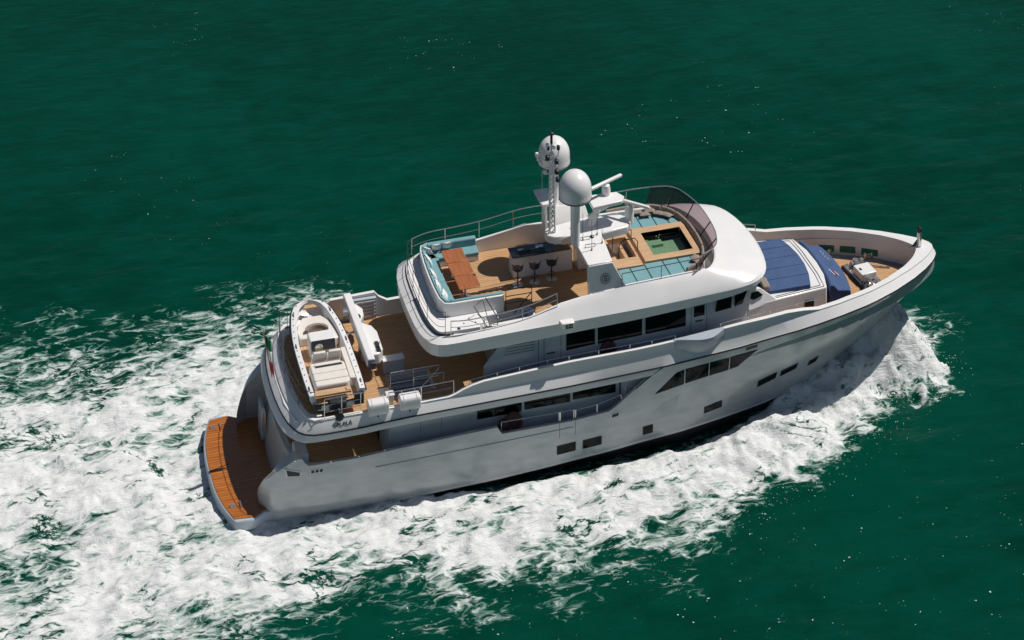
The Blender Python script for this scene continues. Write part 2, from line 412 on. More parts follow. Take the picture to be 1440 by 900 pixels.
def sea_mat():
    m = bpy.data.materials.new('sea_water'); m.use_nodes = True
    n = m.node_tree.nodes; L = m.node_tree.links; b = n['Principled BSDF']
    def N(t, **k):
        x = n.new(t)
        for a, v in k.items(): setattr(x, a, v)
        return x
    def noise(scale, detail, rough, vec, dist=0.):
        x = N('ShaderNodeTexNoise'); x.inputs['Scale'].default_value = scale; x.inputs['Detail'].default_value = detail
        x.inputs['Roughness'].default_value = rough; x.inputs['Distortion'].default_value = dist; L.new(vec, x.inputs['Vector']); return x
    def math_(op, a, c, clamp=False):
        x = N('ShaderNodeMath', operation=op, use_clamp=clamp)
        for k, v in ((0, a), (1, c)):
            if isinstance(v, (int, float)): x.inputs[k].default_value = v
            else: L.new(v, x.inputs[k])
        return x.outputs[0]
    def sstep(v, lo, hi):
        x = N('ShaderNodeMapRange', interpolation_type='SMOOTHSTEP'); L.new(v, x.inputs[0])
        for k, u in ((1, lo), (2, hi)):
            if isinstance(u, (int, float)): x.inputs[k].default_value = u
            else: L.new(u, x.inputs[k])
        x.inputs[3].default_value = 0; x.inputs[4].default_value = 1; return x.outputs[0]
    geo = N('ShaderNodeNewGeometry'); pos = geo.outputs['Position']
    at = N('ShaderNodeAttribute', attribute_name='foam'); foam = at.outputs['Fac']
    mp = N('ShaderNodeMapping'); mp.inputs['Scale'].default_value = (.50, 1.1, 1); mp.inputs['Rotation'].default_value = (0, 0, R(8)); L.new(pos, mp.inputs[0])
    warp = noise(.9, 3, .5, mp.outputs[0])
    wv = N('ShaderNodeVectorMath', operation='MULTIPLY_ADD'); L.new(warp.outputs['Color'], wv.inputs[0]); wv.inputs[1].default_value = (1.3,1.3,0); L.new(mp.outputs[0], wv.inputs[2])
    n1 = noise(1.15, 8, .60, wv.outputs[0], .4)
    vo = N('ShaderNodeTexVoronoi', feature='DISTANCE_TO_EDGE'); vo.inputs['Scale'].default_value = 1.5; L.new(wv.outputs[0], vo.inputs['Vector'])
    vo2 = N('ShaderNodeTexVoronoi', feature='DISTANCE_TO_EDGE'); vo2.inputs['Scale'].default_value = 3.6; L.new(wv.outputs[0], vo2.inputs['Vector'])
    l1 = math_('SUBTRACT', 1., sstep(vo.outputs['Distance'], 0., .30)); l2 = math_('SUBTRACT', 1., sstep(vo2.outputs['Distance'], 0., .22))
    lace = math_('ADD', math_('MULTIPLY', l1, .62), math_('MULTIPLY', l2, .38))
    w2n = noise(3.0, 2, .5, wv.outputs[0]); wv2 = N('ShaderNodeVectorMath', operation='MULTIPLY_ADD'); L.new(w2n.outputs['Color'], wv2.inputs[0]); wv2.inputs[1].default_value = (.45,.45,0); L.new(wv.outputs[0], wv2.inputs[2])
    rn = noise(2.1, 6, .62, wv2.outputs[0]); ridge = math_('SUBTRACT', 1., math_('ABSOLUTE', math_('SUBTRACT', math_('MULTIPLY', rn.outputs['Fac'], 3.2), 1.6), 0), True)
    pat = math_('ADD', math_('ADD', math_('MULTIPLY', n1.outputs['Fac'], .56), math_('MULTIPLY', lace, .20)), math_('MULTIPLY', ridge, .22))
    bm = N('ShaderNodeMapping'); bm.inputs['Scale'].default_value = (.6, 1.25, 1); L.new(pos, bm.inputs[0]); big = noise(.42, 4, .6, bm.outputs[0], .5)
    f2 = math_('ADD', foam, math_('MULTIPLY', math_('SUBTRACT', big.outputs['Fac'], .5), math_('MULTIPLY', foam, .8)))
    thr = N('ShaderNodeMapRange'); L.new(f2, thr.inputs[0]); thr.inputs[1].default_value = 0; thr.inputs[2].default_value = 1
    thr.inputs[3].default_value = .66; thr.inputs[4].default_value = .335
    T = math_('SUBTRACT', thr.outputs[0], math_('MULTIPLY', sstep(f2, .68, 1.05), .065)); on = sstep(foam, 0., .10)
    # occasional thin dark lines in solid foam: shading of folds painted as thinner foam
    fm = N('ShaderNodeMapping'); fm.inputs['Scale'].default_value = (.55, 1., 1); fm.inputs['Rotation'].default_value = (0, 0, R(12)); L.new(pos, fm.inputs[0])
    fn = noise(.62, 7, .62, fm.outputs[0], .9); fold_shade = sstep(math_('ABSOLUTE', math_('SUBTRACT', fn.outputs['Fac'], .5), 0), .0, .035)
    fold_shade = math_('MULTIPLY', math_('SUBTRACT', 1., fold_shade), sstep(noise(.35, 3, .5, pos).outputs['Fac'], .47, .62))
    v = math_('MULTIPLY', math_('SUBTRACT', math_('MULTIPLY', math_('SUBTRACT', pat, T), 1/.30), math_('MULTIPLY', fold_shade, .75)), on, True)          # 0 clear water .. 1 solid foam
    # sun glints painted as tiny white flecks scattered on the open water
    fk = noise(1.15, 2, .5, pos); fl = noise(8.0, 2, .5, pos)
    glint_fleck = math_('MULTIPLY', sstep(fk.outputs['Fac'], .56, .66), sstep(fl.outputs['Fac'], .69, .72))
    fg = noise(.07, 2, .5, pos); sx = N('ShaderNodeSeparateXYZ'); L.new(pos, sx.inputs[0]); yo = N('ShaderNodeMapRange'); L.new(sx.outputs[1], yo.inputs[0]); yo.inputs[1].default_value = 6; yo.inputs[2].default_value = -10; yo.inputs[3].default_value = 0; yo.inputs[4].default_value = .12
    glint_fleck = math_('MULTIPLY', glint_fleck, sstep(math_('ADD', fg.outputs['Fac'], yo.outputs[0]), .51, .63))
    # colours
    wn = noise(.05, 3, .5, pos)
    rs = noise(.8, 5, .6, mp.outputs[0], .3)
    wmix = math_('ADD', math_('MULTIPLY', wn.outputs['Fac'], .55), math_('MULTIPLY', rs.outputs['Fac'], .45), True)
    wc = N('ShaderNodeMix', data_type='RGBA'); L.new(sstep(wmix, .36, .64), wc.inputs[0]); wc.inputs[6].default_value = (.0, .031, .0185, 1); wc.inputs[7].default_value = (.0, .049, .0305, 1)
    dn = noise(4.2, 6, .7, wv2.outputs[0], .4)
    vv = math_('ADD', v, math_('MULTIPLY', math_('SUBTRACT', dn.outputs['Fac'], .5), math_('MULTIPLY', v, .62)), True)
    cr = N('ShaderNodeValToRGB'); E = cr.color_ramp.elements
    E[0].position = .10; E[0].color = (.02, .10, .07, 1); E[1].position = .85; E[1].color = (.76, .77, .765, 1)
    for p_, c_ in ((.28, (.16, .28, .235, 1)), (.46, (.38, .47, .435, 1)), (.64, (.56, .61, .59, 1))):
        e = E.new(p_); e.color = c_
    L.new(vv, cr.inputs[0])
    fc = N('ShaderNodeMix', data_type='RGBA'); L.new(sstep(v, .0, .14), fc.inputs[0]); L.new(wc.outputs[2], fc.inputs[6]); L.new(cr.outputs[0], fc.inputs[7])
    ff = N('ShaderNodeMix', data_type='RGBA'); L.new(glint_fleck, ff.inputs[0]); L.new(fc.outputs[2], ff.inputs[6]); ff.inputs[7].default_value = (.8, .84, .82, 1)
    L.new(ff.outputs[2], b.inputs['Base Color']); thin = sstep(v, .05, .5)
    rg = N('ShaderNodeMapRange'); L.new(thin, rg.inputs[0]); rg.inputs[3].default_value = .16; rg.inputs[4].default_value = .8; L.new(rg.outputs[0], b.inputs['Roughness'])
    b.inputs['IOR'].default_value = 1.33; b.inputs['Specular IOR Level'].default_value = .11
    # bump: ripples on clear water, froth on the foam
    rp = noise(1.6, 6, .6, mp.outputs[0]); h1 = math_('MULTIPLY', rp.outputs['Fac'], .075)
    fr = noise(7, 5, .7, wv.outputs[0]); h2 = math_('MULTIPLY', math_('MULTIPLY', math_('ADD', fr.outputs['Fac'], n1.outputs['Fac']), thin), .10)
    bp = N('ShaderNodeBump'); bp.inputs['Strength'].default_value = .8; bp.inputs['Distance'].default_value = 1.0
    L.new(math_('ADD', h1, h2), bp.inputs['Height']); L.new(bp.outputs[0], b.inputs['Normal'])
    return m
build_sea()

def build_spray():
    rng = np.random.RandomState(3); vs = []; fs = []
    def drop(x, y, z, r):
        b = len(vs); j = rng.uniform(.6, 1.4, 6)*r
        vs.extend([(x+j[0],y,z),(x-j[1],y,z),(x,y+j[2],z),(x,y-j[3],z),(x,y,z+j[4]),(x,y,z-j[5])])
        for a, c in ((0,2),(2,1),(1,3),(3,0)): fs.append((b+a,b+c,b+4)); fs.append((b+c,b+a,b+5))
    xs = [33.2,32.4,31,29,26,22,18]; ys = [0.3,.9,2.0,3.6,5.2,6.6,7.6]
    for k in range(550):
        x = rng.uniform(18, 34.2) if k % 3 else rng.uniform(28, 34.6)
        yo = np.interp(x, xs[::-1], ys[::-1]); s = rng.exponential(.9)
        fade = np.clip((x-16)/14, .15, 1)
        y = -(yo+.5+rng.normal(0, .35)+s*.7); z = max(0, rng.exponential(.16)*fade)+.05
        if k % 2 and x > 27: y = -y*.9 if rng.rand() < .5 else y
        drop(x, y, z, rng.uniform(.007, .024))
    me = bpy.data.meshes.new('sea_spray'); me.from_pydata(vs, [], fs); me.materials.append(mat('spray_foam', (.86,.87,.87), .8, var=.05))
    o = bpy.data.objects.new('sea_spray', me); COL.objects.link(o)
    tag(o, 'white spray thrown up by the bow wave', 'spray', kind='stuff')
build_spray()
# ------------------------------------------------------------------ the yacht: hull
Y = empty('motor_yacht', (0,0,0), 'large grey and white motor yacht under way with tender on its aft deck', 'yacht')
ZDECK, ZUP, ZSUN = 1.55, 3.88, 6.30      # main, upper and sun deck floors
YB = [(2,3.62),(5,3.68),(10,3.7),(19,3.7),(22.7,3.66),(24,3.66),(25.4,3.61),(26.5,3.52),(27.6,3.38),(29.15,3.02),(30.6,2.45),(31.8,1.80),(32.6,1.26),(33.1,.84),(33.4,.52),(33.56,.26),(33.62,0)]
ZB = [(2.5,3.64),(5.65,3.6),(7.5,3.7),(14.9,3.8),(19.2,3.93),(22.7,4.15),(24,4.3),(25.4,4.40),(26.5,4.49),(27.6,4.58),(29.15,4.64),(30.6,4.68),(33.7,4.68)]
YW = [(1.6,3.3),(6,3.5),(12,3.57),(17,3.52),(20,3.33),(22,3.02),(24,2.5)]
YWS = [(0,2.5),(.2,2.12),(.4,1.66),(.6,1.15),(.8,.56),(.93,.2),(1,0)]
STEM = [(-1.2,27.6),(-.3,28.3),(.5,29.1),(1.5,30.25),(2.56,31.55),(3.5,32.7),(4.2,33.35),(4.6,33.62)]
HT = [(1.6,1.15),(1.68,1.6),(1.8,1.95),(1.95,2.2),(2.15,2.42),(2.4,2.58),(2.65,2.66),(2.9,2.66),(3.1,2.6),(3.3,2.42),(3.6,2.30),(5.7,2.30),(7.5,2.40),(11.75,2.56),(11.95,2.24),(15,2.24),(16.7,2.36),(17.1,2.58),(17.7,3.0),(18.6,3.62),(19.15,3.90)]
BOOT = [(0,-.15),(6,0.0),(10,.22),(14,.42),(18,.68),(22,.84),(25,.82),(29,.75),(32,.8)]
def hull_y(xu, z):
    ysh = I(xu, YB); zb = I(xu, ZB)
    if xu <= 24: yw = I(xu, YW); p = 1.0
    else:
        s = (xu-24)/9.62; yw = I(s, YWS); p = 1.0
    z0 = .3
    if z < z0: return max(0, yw*(1-.55*((z0-z)/1.5)**1.4)) if yw > 0 else 0
    t = min(1, (z-z0)/(zb-z0)); return yw+(ysh-yw)*t**p
def hull_x(xu, z):
    if xu <= 24: return xu
    return 24+(xu-24)*(I(z, STEM)-24)/9.62
def aft_x(z): return I(z, [(-1.2,1.9),(.4,1.74),(.9,1.68),(1.4,1.76),(1.8,1.92),(2.2,2.15),(2.65,2.52)])
def hull_top(xu): return I(xu, HT) if xu < 19.15 else I(xu, ZB)-.03
def hull_pt(xu, z, side, off=0.):
    """point on the outer hull skin"""
    return (hull_x(xu, z), side*(hull_y(xu, z)+off), z)
hull = MB()
US = sorted(set([1.6,1.68,1.8,1.95,2.15,2.4,2.65,2.9,3.1,3.25,3.4,3.6,4,5.7,7.5,9,10.5,11.74,11.76,11.95,13,14,15,16,16.7,17.1,17.4,17.7,18.1,18.6,19.0,19.15]+[19.6+.6*i for i in range(7)]+[23.8+.5*i for i in range(15)]+[31.2,31.6,32,32.4,32.8,33.1,33.3,33.45,33.56,33.62]))
for side in (-1, 1):
    rings = []
    for xu in US:
        zt = hull_top(xu); zbt = I(xu, BOOT); ring = []
        levels = [-1.2, -.5, zbt, zbt+.09]
        levels += [zbt+.09+(zt-zbt-.09)*k/8 for k in range(1, 9)]
        for z in levels:
            x = hull_x(xu, z); y = hull_y(xu, z)
            if xu < 4.0:
                a = aft_x(z); x = a+(xu-1.6)*(4.0-a)/2.4
                y -= .75*max(0, 1-(xu-1.6)/.75)**2*(1 if z < 1.6 else max(.25, 1-(z-1.6)*.9))
            ring.append((x, side*y, z))
        x, yt, z = ring[-1]; yt = abs(yt)
        inner = 3.0 if xu < 3.3 else (3.0+(yt-.14-3.0)*min(1, (xu-3.3)/.4)); inner = min(inner, yt-.02) if xu < 20 else max(0, yt-.14)
        zin = .5 if xu < 2.9 else ZDECK-.1
        if xu >= 20: zin = zt-.6
        ring += [(x, side*inner, zt), (x, side*inner, zin)]
        rings.append(ring)
    n = len(rings[0])
    b = len(hull.v); hull.loft(rings, flip=(side > 0))
    # antifouling below the boot stripe, white stripe, then paint
    cnt = n-1
    for k in range(len(hull.f)-(len(rings)-1)*cnt, len(hull.f)):
        j = (k-(len(hull.f)-(len(rings)-1)*cnt)) % cnt
        hull.mi[k] = 1 if j < 2 else (2 if j == 2 else 0)
    hull.f.append(tuple(range(b, b+n)) if side > 0 else tuple(range(b+n-1, b-1, -1))); hull.mi.append(0)
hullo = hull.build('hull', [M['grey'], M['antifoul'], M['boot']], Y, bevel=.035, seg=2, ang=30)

def hull_panel(name, corners, m, off=.012, side=-1, frame=None, th=.03, n=6):
    """plate lying on the hull skin; corners are (x, z) in order, measured as true x"""
    def uof(x, z):
        if x <= 24: return x
        return 24+(x-24)*9.62/(I(z, STEM)-24)
    def P(x, z, o): return hull_pt(uof(x, z), z, side, o)
    mb = MB(); q = corners
    def grid(o):
        return [[P(*[(q[0][k]*(1-s)+q[1][k]*s)*(1-t)+(q[3][k]*(1-s)+q[2][k]*s)*t for k in (0,1)], o) for s in (i/n for i in range(n+1))] for t in (j/3 for j in range(4))]
    g = grid(off); mb.loft(g, flip=False)
    g2 = grid(-th)
    edge = lambda G: G[0]+[r[-1] for r in G[1:]]+G[-1][::-1][1:]+[r[0] for r in G[1:-1]][::-1]
    e1, e2 = edge(g), edge(g2)
    mb.loft([e2+e2[:1], e1+e1[:1]])
    o = mb.build(name, m, hullo, smooth=False)
    if frame:
        pts = edge(grid(off)); mb2 = MB(); mb2.tube(pts, frame, n=6, closed=True); mb2.build('window_frame', M['dark'] if m is M['glass'] else M['steel'], hullo)
    return o
# hull side windows (starboard, as seen, and the same to port)
for sd_ in (-1, 1):
    pan = [[(18.78,2.74),(20.12,2.94),(20.12,3.60),(19.75,3.52)], [(20.17,2.95),(21.25,3.07),(21.25,3.68),(20.17,3.61)],
           [(21.30,3.07),(22.2,3.15),(22.2,3.75),(21.30,3.69)], [(22.25,3.15),(22.62,3.2),(23.55,3.86),(22.25,3.76)]]
    for q in pan: hull_panel('hull_window', q, M['glass'], .010, sd_)
    for q in ([(14.40,.90),(15.22,.95),(15.22,1.30),(14.40,1.25)], [(15.55,.95),(16.38,1.0),(16.38,1.34),(15.55,1.29)], [(18.28,1.02),(18.72,1.05),(18.72,1.38),(18.28,1.35)],
              [(21.15,1.33),(21.98,1.43),(21.98,1.72),(21.15,1.6)], [(23.72,1.86),(24.62,2.04),(24.66,2.33),(23.74,2.15)], [(24.85,2.05),(25.66,2.2),(25.72,2.46),(24.89,2.32)], [(26.3,2.05),(26.74,2.15),(26.8,2.42),(26.34,2.32)]):
        hull_panel('porthole', q, M['glass'], .010, sd_, frame=.018)
    hull_panel('engine_vent', [(22.95,3.92),(23.5,3.98),(23.5,4.12),(22.95,4.06)], M['dark'], .008, sd_)
    for x0 in (26.75, 27.75, 28.75, 29.9):
        hull_panel('fairlead_panel', [(x0,3.72),(x0+.72,3.78),(x0+.74,3.97),(x0+.02,3.92)], M['dark'], .006, sd_)
    hull_panel('quarter_vent', [(3.72,1.93),(4.32,1.95),(4.32,2.12),(3.72,2.10)], M['boot'], .008, sd_)
    for k in range(3): hull_panel('vent_slot', [(3.78+.18*k,1.965),(3.91+.18*k,1.97),(3.91+.18*k,2.085),(3.78+.18*k,2.08)], M['black'], .014, sd_, n=2)
    hull_panel('quarter_vent', [(2.72,1.96),(3.36,1.90),(3.36,2.12),(2.66,2.34)], M['boot'], .008, sd_)
    hull_panel('vent_slot', [(2.80,2.0),(3.30,1.94),(3.30,2.08),(2.74,2.27)], M['black'], .016, sd_)
    hull_panel('freeing_port', [(16.78,2.03),(17.2,2.08),(17.2,2.29),(16.78,2.23)], M['boot'], .008, sd_, n=2)
    hull_panel('freeing_slot', [(16.84,2.07),(17.14,2.11),(17.14,2.25),(16.84,2.2)], M['black'], .014, sd_, n=2)
# knuckle line low on the topsides and boarding gate seams
mb = MB()
for sd_ in (-1, 1):
    mb.tube([hull_pt(x, 1.62+.024*x, sd_, .004) for x in np.linspace(6.5, 15.1, 18)], .017, n=5)
mb.build('spray_rail', M['grey'], hullo, split=True)
mb = MB()
for x in (14.5, 15.2):
    mb.tube([hull_pt(x, z, -1, .002) for z in np.linspace(1.6, 2.23, 5)], .009, n=4)
mb.build('gate_seam', M['dark'], hullo, split=True)
mb = MB()
for x in (3.1,4.6,5.8,6.9,8.1,9.3,10.4):
    mb.lathe((x, -3.56, I(x, HT)+.01), [(.035,0),(.04,.04),(.0,.06)], 8)
mb.build('deck_light', M['steel'], hullo, split=True)

# swim platform with its aft teak
def plat_edge(y, inset=0.): return .02+.62*abs(y/3.55)**2.6+inset
ysp = [-3.5+.35*i for i in range(21)]
poly = [(plat_edge(y), y) for y in ysp[::-1]]
poly = [(3.2, 3.1),(1.9,3.2),(1.45,3.5)]+poly+[(1.45,-3.5),(1.9,-3.2),(3.2, -3.1)]
mb = MB(); mb.prism(poly[::1], .08, .50)
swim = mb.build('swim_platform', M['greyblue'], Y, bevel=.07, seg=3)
mb = MB(); yy = [-3.32+.332*i for i in range(21)]
p2 = [(plat_edge(y, .09), y) for y in yy[::-1]]
mb.prism([(2.78, 3.05),(1.9,3.1),(1.4,3.4)]+p2+[(1.4,-3.4),(1.9,-3.1),(2.78, -3.05)], .49, .525)
mb.build('teak_deck', M['teakwet'], swim)
mb = MB()
mb.hexa([(.12,-.1,.52),(.95,.16,.52),(.95,.21,.52),(.12,-.05,.52)],[(.12,-.1,.53),(.95,.16,.53),(.95,.21,.53),(.12,-.05,.53)])
mb.build('plank_gap', M['black'], swim, smooth=False); mb = MB()
for y in (-2.55, 2.75): mb.tube([(1.0,y-.2,.53),(1.0,y-.2,.60),(1.0,y+.2,.60),(1.0,y+.2,.53)], .02, n=6); mb.box(.55,.8,y-.1,y+.1,.52,.56)
mb.build('platform_fitting', M['steel'], swim, split=True)
# transom wall with two quarter doors
mb = MB()
tr = [(2.95,-3.0),(2.72,-1.9),(2.62,-.6),(2.62,.6),(2.72,1.9),(2.95,3.0)]
mb.loft([[(x, y, .45) for x, y in tr], [(x+.12, y, 1.4) for x, y in tr], [(x+.22, y, 2.25) for x, y in tr], [(x+.5, y, 2.27) for x, y in tr], [(x+.5, y, 1.5) for x, y in tr]], flip=True)
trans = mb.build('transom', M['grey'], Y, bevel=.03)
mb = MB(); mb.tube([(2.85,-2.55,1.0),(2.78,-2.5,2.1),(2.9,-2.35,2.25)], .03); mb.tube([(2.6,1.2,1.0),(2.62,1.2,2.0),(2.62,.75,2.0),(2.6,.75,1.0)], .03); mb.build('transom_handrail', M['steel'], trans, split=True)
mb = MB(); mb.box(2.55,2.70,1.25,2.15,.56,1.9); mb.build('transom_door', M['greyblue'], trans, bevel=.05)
# main deck
mb = MB()
mp = [(3.0,3.2),(3.0,-3.2),(3.7,-3.45),(17.2,-3.45),(20,-3.3),(20,3.3),(17.2,3.45),(3.7,3.45)]
mb.prism(mp, ZDECK-.15, ZDECK); mb.build('main_deck', M['teak'], Y)
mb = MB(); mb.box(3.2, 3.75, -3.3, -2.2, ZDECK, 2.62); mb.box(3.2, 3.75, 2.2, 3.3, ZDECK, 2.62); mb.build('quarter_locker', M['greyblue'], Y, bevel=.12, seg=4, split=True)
# main deck house
mb = MB()
hp = [(7.1,-3.02),(17.6,-3.02),(20,-2.95),(20,2.95),(17.6,3.02),(7.1,3.02)]
mb.prism([(7.1,-2.7),(7.22,-2.98),(7.5,-3.05),(17.45,-3.05),(17.55,-3.3),(20,-3.25),(20,3.25),(17.55,3.3),(17.45,3.05),(7.5,3.05),(7.22,2.98),(7.1,2.7)], ZDECK, 3.42)
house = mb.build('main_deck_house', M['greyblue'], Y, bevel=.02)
for sd_ in (-1, 1):
    for x0, x1, zb_ in ((11.02,12.98,2.66),(13.10,15.14,2.71),(15.26,17.19,2.77)):
        mb = MB(); mb.box(x0, x1, sd_*3.03 if sd_ > 0 else -3.066, 3.066 if sd_ > 0 else sd_*3.03, zb_, 3.27)
        mb.build('window', M['glass'], house, smooth=False)
    mb = MB()
    for x in (8.55, 9.45): mb.box(x, x+.012, min(sd_*3.052, sd_*3.0), max(sd_*3.052, sd_*3.0), ZDECK, 3.3)
    mb.box(17.36, 17.42, min(sd_*3.06, sd_*3.0), max(sd_*3.06, sd_*3.0), 2.0, 3.3)
    mb.build('door_seam', M['dark'], house, split=True)
mb = MB(); mb.box(7.06,7.11,-1.6,1.6,1.6,3.3); mb.build('saloon_door', M['glass'], house)

# ------------------------------------------------------------------ upper bulwark: fascia, sloped band, bulwark and cap round the whole ship
ZK = [(2.4,4.06),(8,4.07),(10,4.10),(12,4.14),(15,4.20),(18,4.32),(20.4,4.44),(22.7,4.6),(25,4.82),(26.5,4.92),(28.5,4.96),(31,4.97),(33.7,4.95)]
ZT = [(2.4,4.06),(9.6,4.09),(10.0,4.2),(10.5,4.40),(11.2,4.52),(12.8,4.60),(15,4.70),(18.3,4.74),(20.2,4.84),(22.7,5.02),(24,5.09),(25,5.13),(25.7,5.09),(26.6,4.94),(28.5,4.97),(31,4.98),(33.7,4.96)]
ZTP = [(2.4,4.06),(5.4,4.09),(5.7,4.86),(8.1,4.92),(8.3,4.46),(12,4.52),(15,4.70),(18.3,4.74),(20.2,4.84),(22.7,5.02),(24,5.09),(25,5.13),(25.7,5.09),(26.6,4.94),(28.5,4.97),(31,4.98),(33.7,4.96)]
CAPW = [(2.4,.10),(22,.10),(26.5,.16),(28.5,.18),(30,.20),(31.5,.24),(32.4,.34),(33,.5),(33.4,.66),(33.7,.74)]
# plan path of the black line, stern centre to bow, half boat
stern = [(2.73,0),(2.75,.8),(2.80,1.5),(2.88,2.1),(2.98,2.6),(3.12,3.0),(3.30,3.32),(3.55,3.54),(3.9,3.66),(4.3,3.69)]
path = stern+[(x, I(x, YB)) for x in (5,6,7,8,8.2,8.6,9.2,9.7,10,10.3,10.7,11.2,12,12.8,14,15,16.5,18,19,19.14,19.16,20,20.4,21,22,22.7,23.4,24,24.6,25,25.4,25.8,26.2,26.6,27.1,27.6,28.2,28.8,29.4,30,30.6,31.2,31.8,32.2,32.6,32.9,33.1,33.3,33.45,33.56)]+[(33.62,0)]
def nrm(i):
    a = Vector(path[max(i-1,0)]); b = Vector(path[min(i+1,len(path)-1)])
    if i == 0: return Vector((-1,0))
    if i == len(path)-1: return Vector((1,0))
    t = (b-a).normalized(); return Vector((-t.y, t.x))      # outward on the +y side
for part in ('band', 'cap'):
    mb = MB()
    for side in (-1, 1):
        rings = []
        for i, (x, y) in enumerate(path):
            n = nrm(i); zb = I(x, ZB); zk = I(x, ZK); zt = I(x, ZT if side < 0 else ZTP); cw = I(x, CAPW)
            aft = max(0, min(1, (4.0-x)/1.0))
            lo = .34 if x < 19.15 else .03
            out_lo = .22*aft
            kin = I(x, [(24,.19),(26,.25),(28,.31),(31,.30),(32.5,.24),(33.62,.16)])
            kin += .35*aft
            P = lambda d, z: (x-n.x*d, max(0, y-n.y*d)*side if y > 0 else 0., z)
            zd = ZUP-.06 if x < 26.5 else 3.85
            if x > 22.3: zd = 3.85
            rt = kin
            if part == 'band':
                rings.append([P(.55, zb-lo-.05), P(.06-out_lo, zb-lo), P(-out_lo-.0, zb-lo+.05), P(0, zb), P(kin, zk), P(rt, max(zt-.03, zk)), P(rt+cw+.02, max(zt-.03, zk)), P(rt+cw+.02, zd)])
            else:
                z1 = max(zt, zk+.02)
                rings.append([P(rt-.025, z1-.035), P(rt-.025, z1), P(rt+cw+.045, z1), P(rt+cw+.045, z1-.035)])
        mb.loft(rings, flip=(side < 0), closed=(part == 'cap'))
    o = mb.build('upper_bulwark' if part == 'band' else 'cap_rail', M['white'], Y if part == 'band' else bw, bevel=.012, seg=1, ang=25)
    if part == 'band': bw = o
mb = MB()
for side in (-1, 1):
    mb.tube([(x+nrm(i).x*.012, side*(y+nrm(i).y*.012), I(x, ZB)-.015) for i, (x, y) in enumerate(path)], .032, n=6)
mb.build('rub_rail', M['black'], Y)
# the black diagonal where the topsides sweep up to the rub rail
mb = MB(); mb.tube([hull_pt(x, hull_top(x)-.0, -1, .004) for x in (17.9,18.3,18.7,19.0,19.15)], .022, n=5); mb.build('sweep_trim', M['black'], hullo)
# docking wing bulges on the upper bulwark
for side in (-1, 1):
    rings = []
    for x in np.linspace(19.7, 22.0, 14):
        t = (x-19.7)/2.3; b = max(0, math.sin(math.pi*t**1.35))**1.1*.42
        zt = I(x, ZT)+.03; zk = I(x, ZK)
        bot = zk-.38*math.sin(math.pi*t)
        rings.append([(x, side*3.48, bot), (x, side*(3.505+b*.35), bot+.06), (x, side*(3.505+b), zt-.14), (x, side*(3.505+b), zt), (x, side*3.40, zt)])
    mb = MB(); mb.loft(rings, flip=(side > 0)); mb.build('docking_wing', M['greyblue'], bw, ang=50, bevel=.01)
# upper deck slab with the companionway opening, teak on top; foredeck further forward
edge = [(x-nrm(i).x*.45, y-nrm(i).y*.45) for i, (x, y) in enumerate(path) if x < 23]
upl = [(3.25,-2.9),(3.7,-3.18)]+[(x, -3.2) for x in (5,9,14,19,23.0)]+[(x, 3.2) for x in (23.0,19,14,9,5)]+[(3.7,3.18),(3.25,2.9)]
hole = [(7.55,-2.35),(9.35,-2.35),(9.35,-.95),(7.55,-.95)]
mb = MB(); mb.prism([(2.95,0),(3.0,-1.6)]+upl+[(3.0,1.6)], 3.36, ZUP-.05, holes=[hole, [(6.98,-2.3),(7.46,-2.3),(7.46,-1.7),(6.98,-1.7)]]); updk = mb.build('upper_deck', M['white'], Y)
mb = MB(); mb.prism([(3.46,0),(3.52,-1.3),(3.7,-2.4),(3.95,-3.0),(4.2,-3.22)]+[(x, -3.26) for x in (5,9,12)]+[(12,3.26),(5,3.26),(4.2,3.22),(3.95,3.0),(3.7,2.4),(3.52,1.3)], ZUP-.06, ZUP, holes=[[(7.5,-2.4),(9.4,-2.4),(9.4,-.9),(7.5,-.9)], [(6.98,-2.3),(7.46,-2.3),(7.46,-1.7),(6.98,-1.7)]])
mb.build('teak_deck', M['teak'], updk)
mb = MB(); mb.prism([(11.95,-3.3),(23.2,-3.3),(23.2,-2.8),(11.95,-2.8)], ZUP-.04, ZUP+.002); mb.prism([(11.95,2.8),(23.2,2.8),(23.2,3.3),(11.95,3.3)], ZUP-.04, ZUP+.002); mb.build('side_deck', M['teak'], updk, split=True)
# white coaming that slopes from the band up to the stern teak
mb = MB(); rr = []
for k in range(len(stern)):
    x, y = stern[k]; n = nrm(k)
    rr.append([(x-n.x*.5, y-n.y*.5, 4.05), (x-n.x*.62, y-n.y*.62, 4.07), (x-n.x*.78, y-n.y*.78, 3.99), (x-n.x*.80, y-n.y*.80, 3.84)])
full = [[(p[0], -p[1], p[2]) for p in r] for r in rr[::-1]]+rr[1:]
mb.loft(full, flip=False); mb.build('stern_coaming', M['white'], updk)
fd = [(22.6,-3.15),(25.5,-3.02),(26.6,-2.82),(27.6,-2.58),(28.4,-2.3),(29.4,-1.9),(30.4,-1.4),(31.3,-.95),(32.2,-.35),(32.5,0)]
mb = MB(); mb.prism(fd+[(x,-y) for x,y in fd[::-1][1:]], 3.75, 3.90); mb.build('foredeck', M['teak'], Y)
mb = MB()
inner_path = sorted((x-nrm(i).x*(I(x,[(24,.19),(26,.25),(28,.31),(31,.30),(32.5,.24)])+I(x,CAPW)+.02), y-nrm(i).y*(I(x,[(24,.19),(26,.25),(28,.31),(31,.30),(32.5,.24)])+I(x,CAPW)+.02)) for i,(x,y) in enumerate(path) if 27 < x < 33)
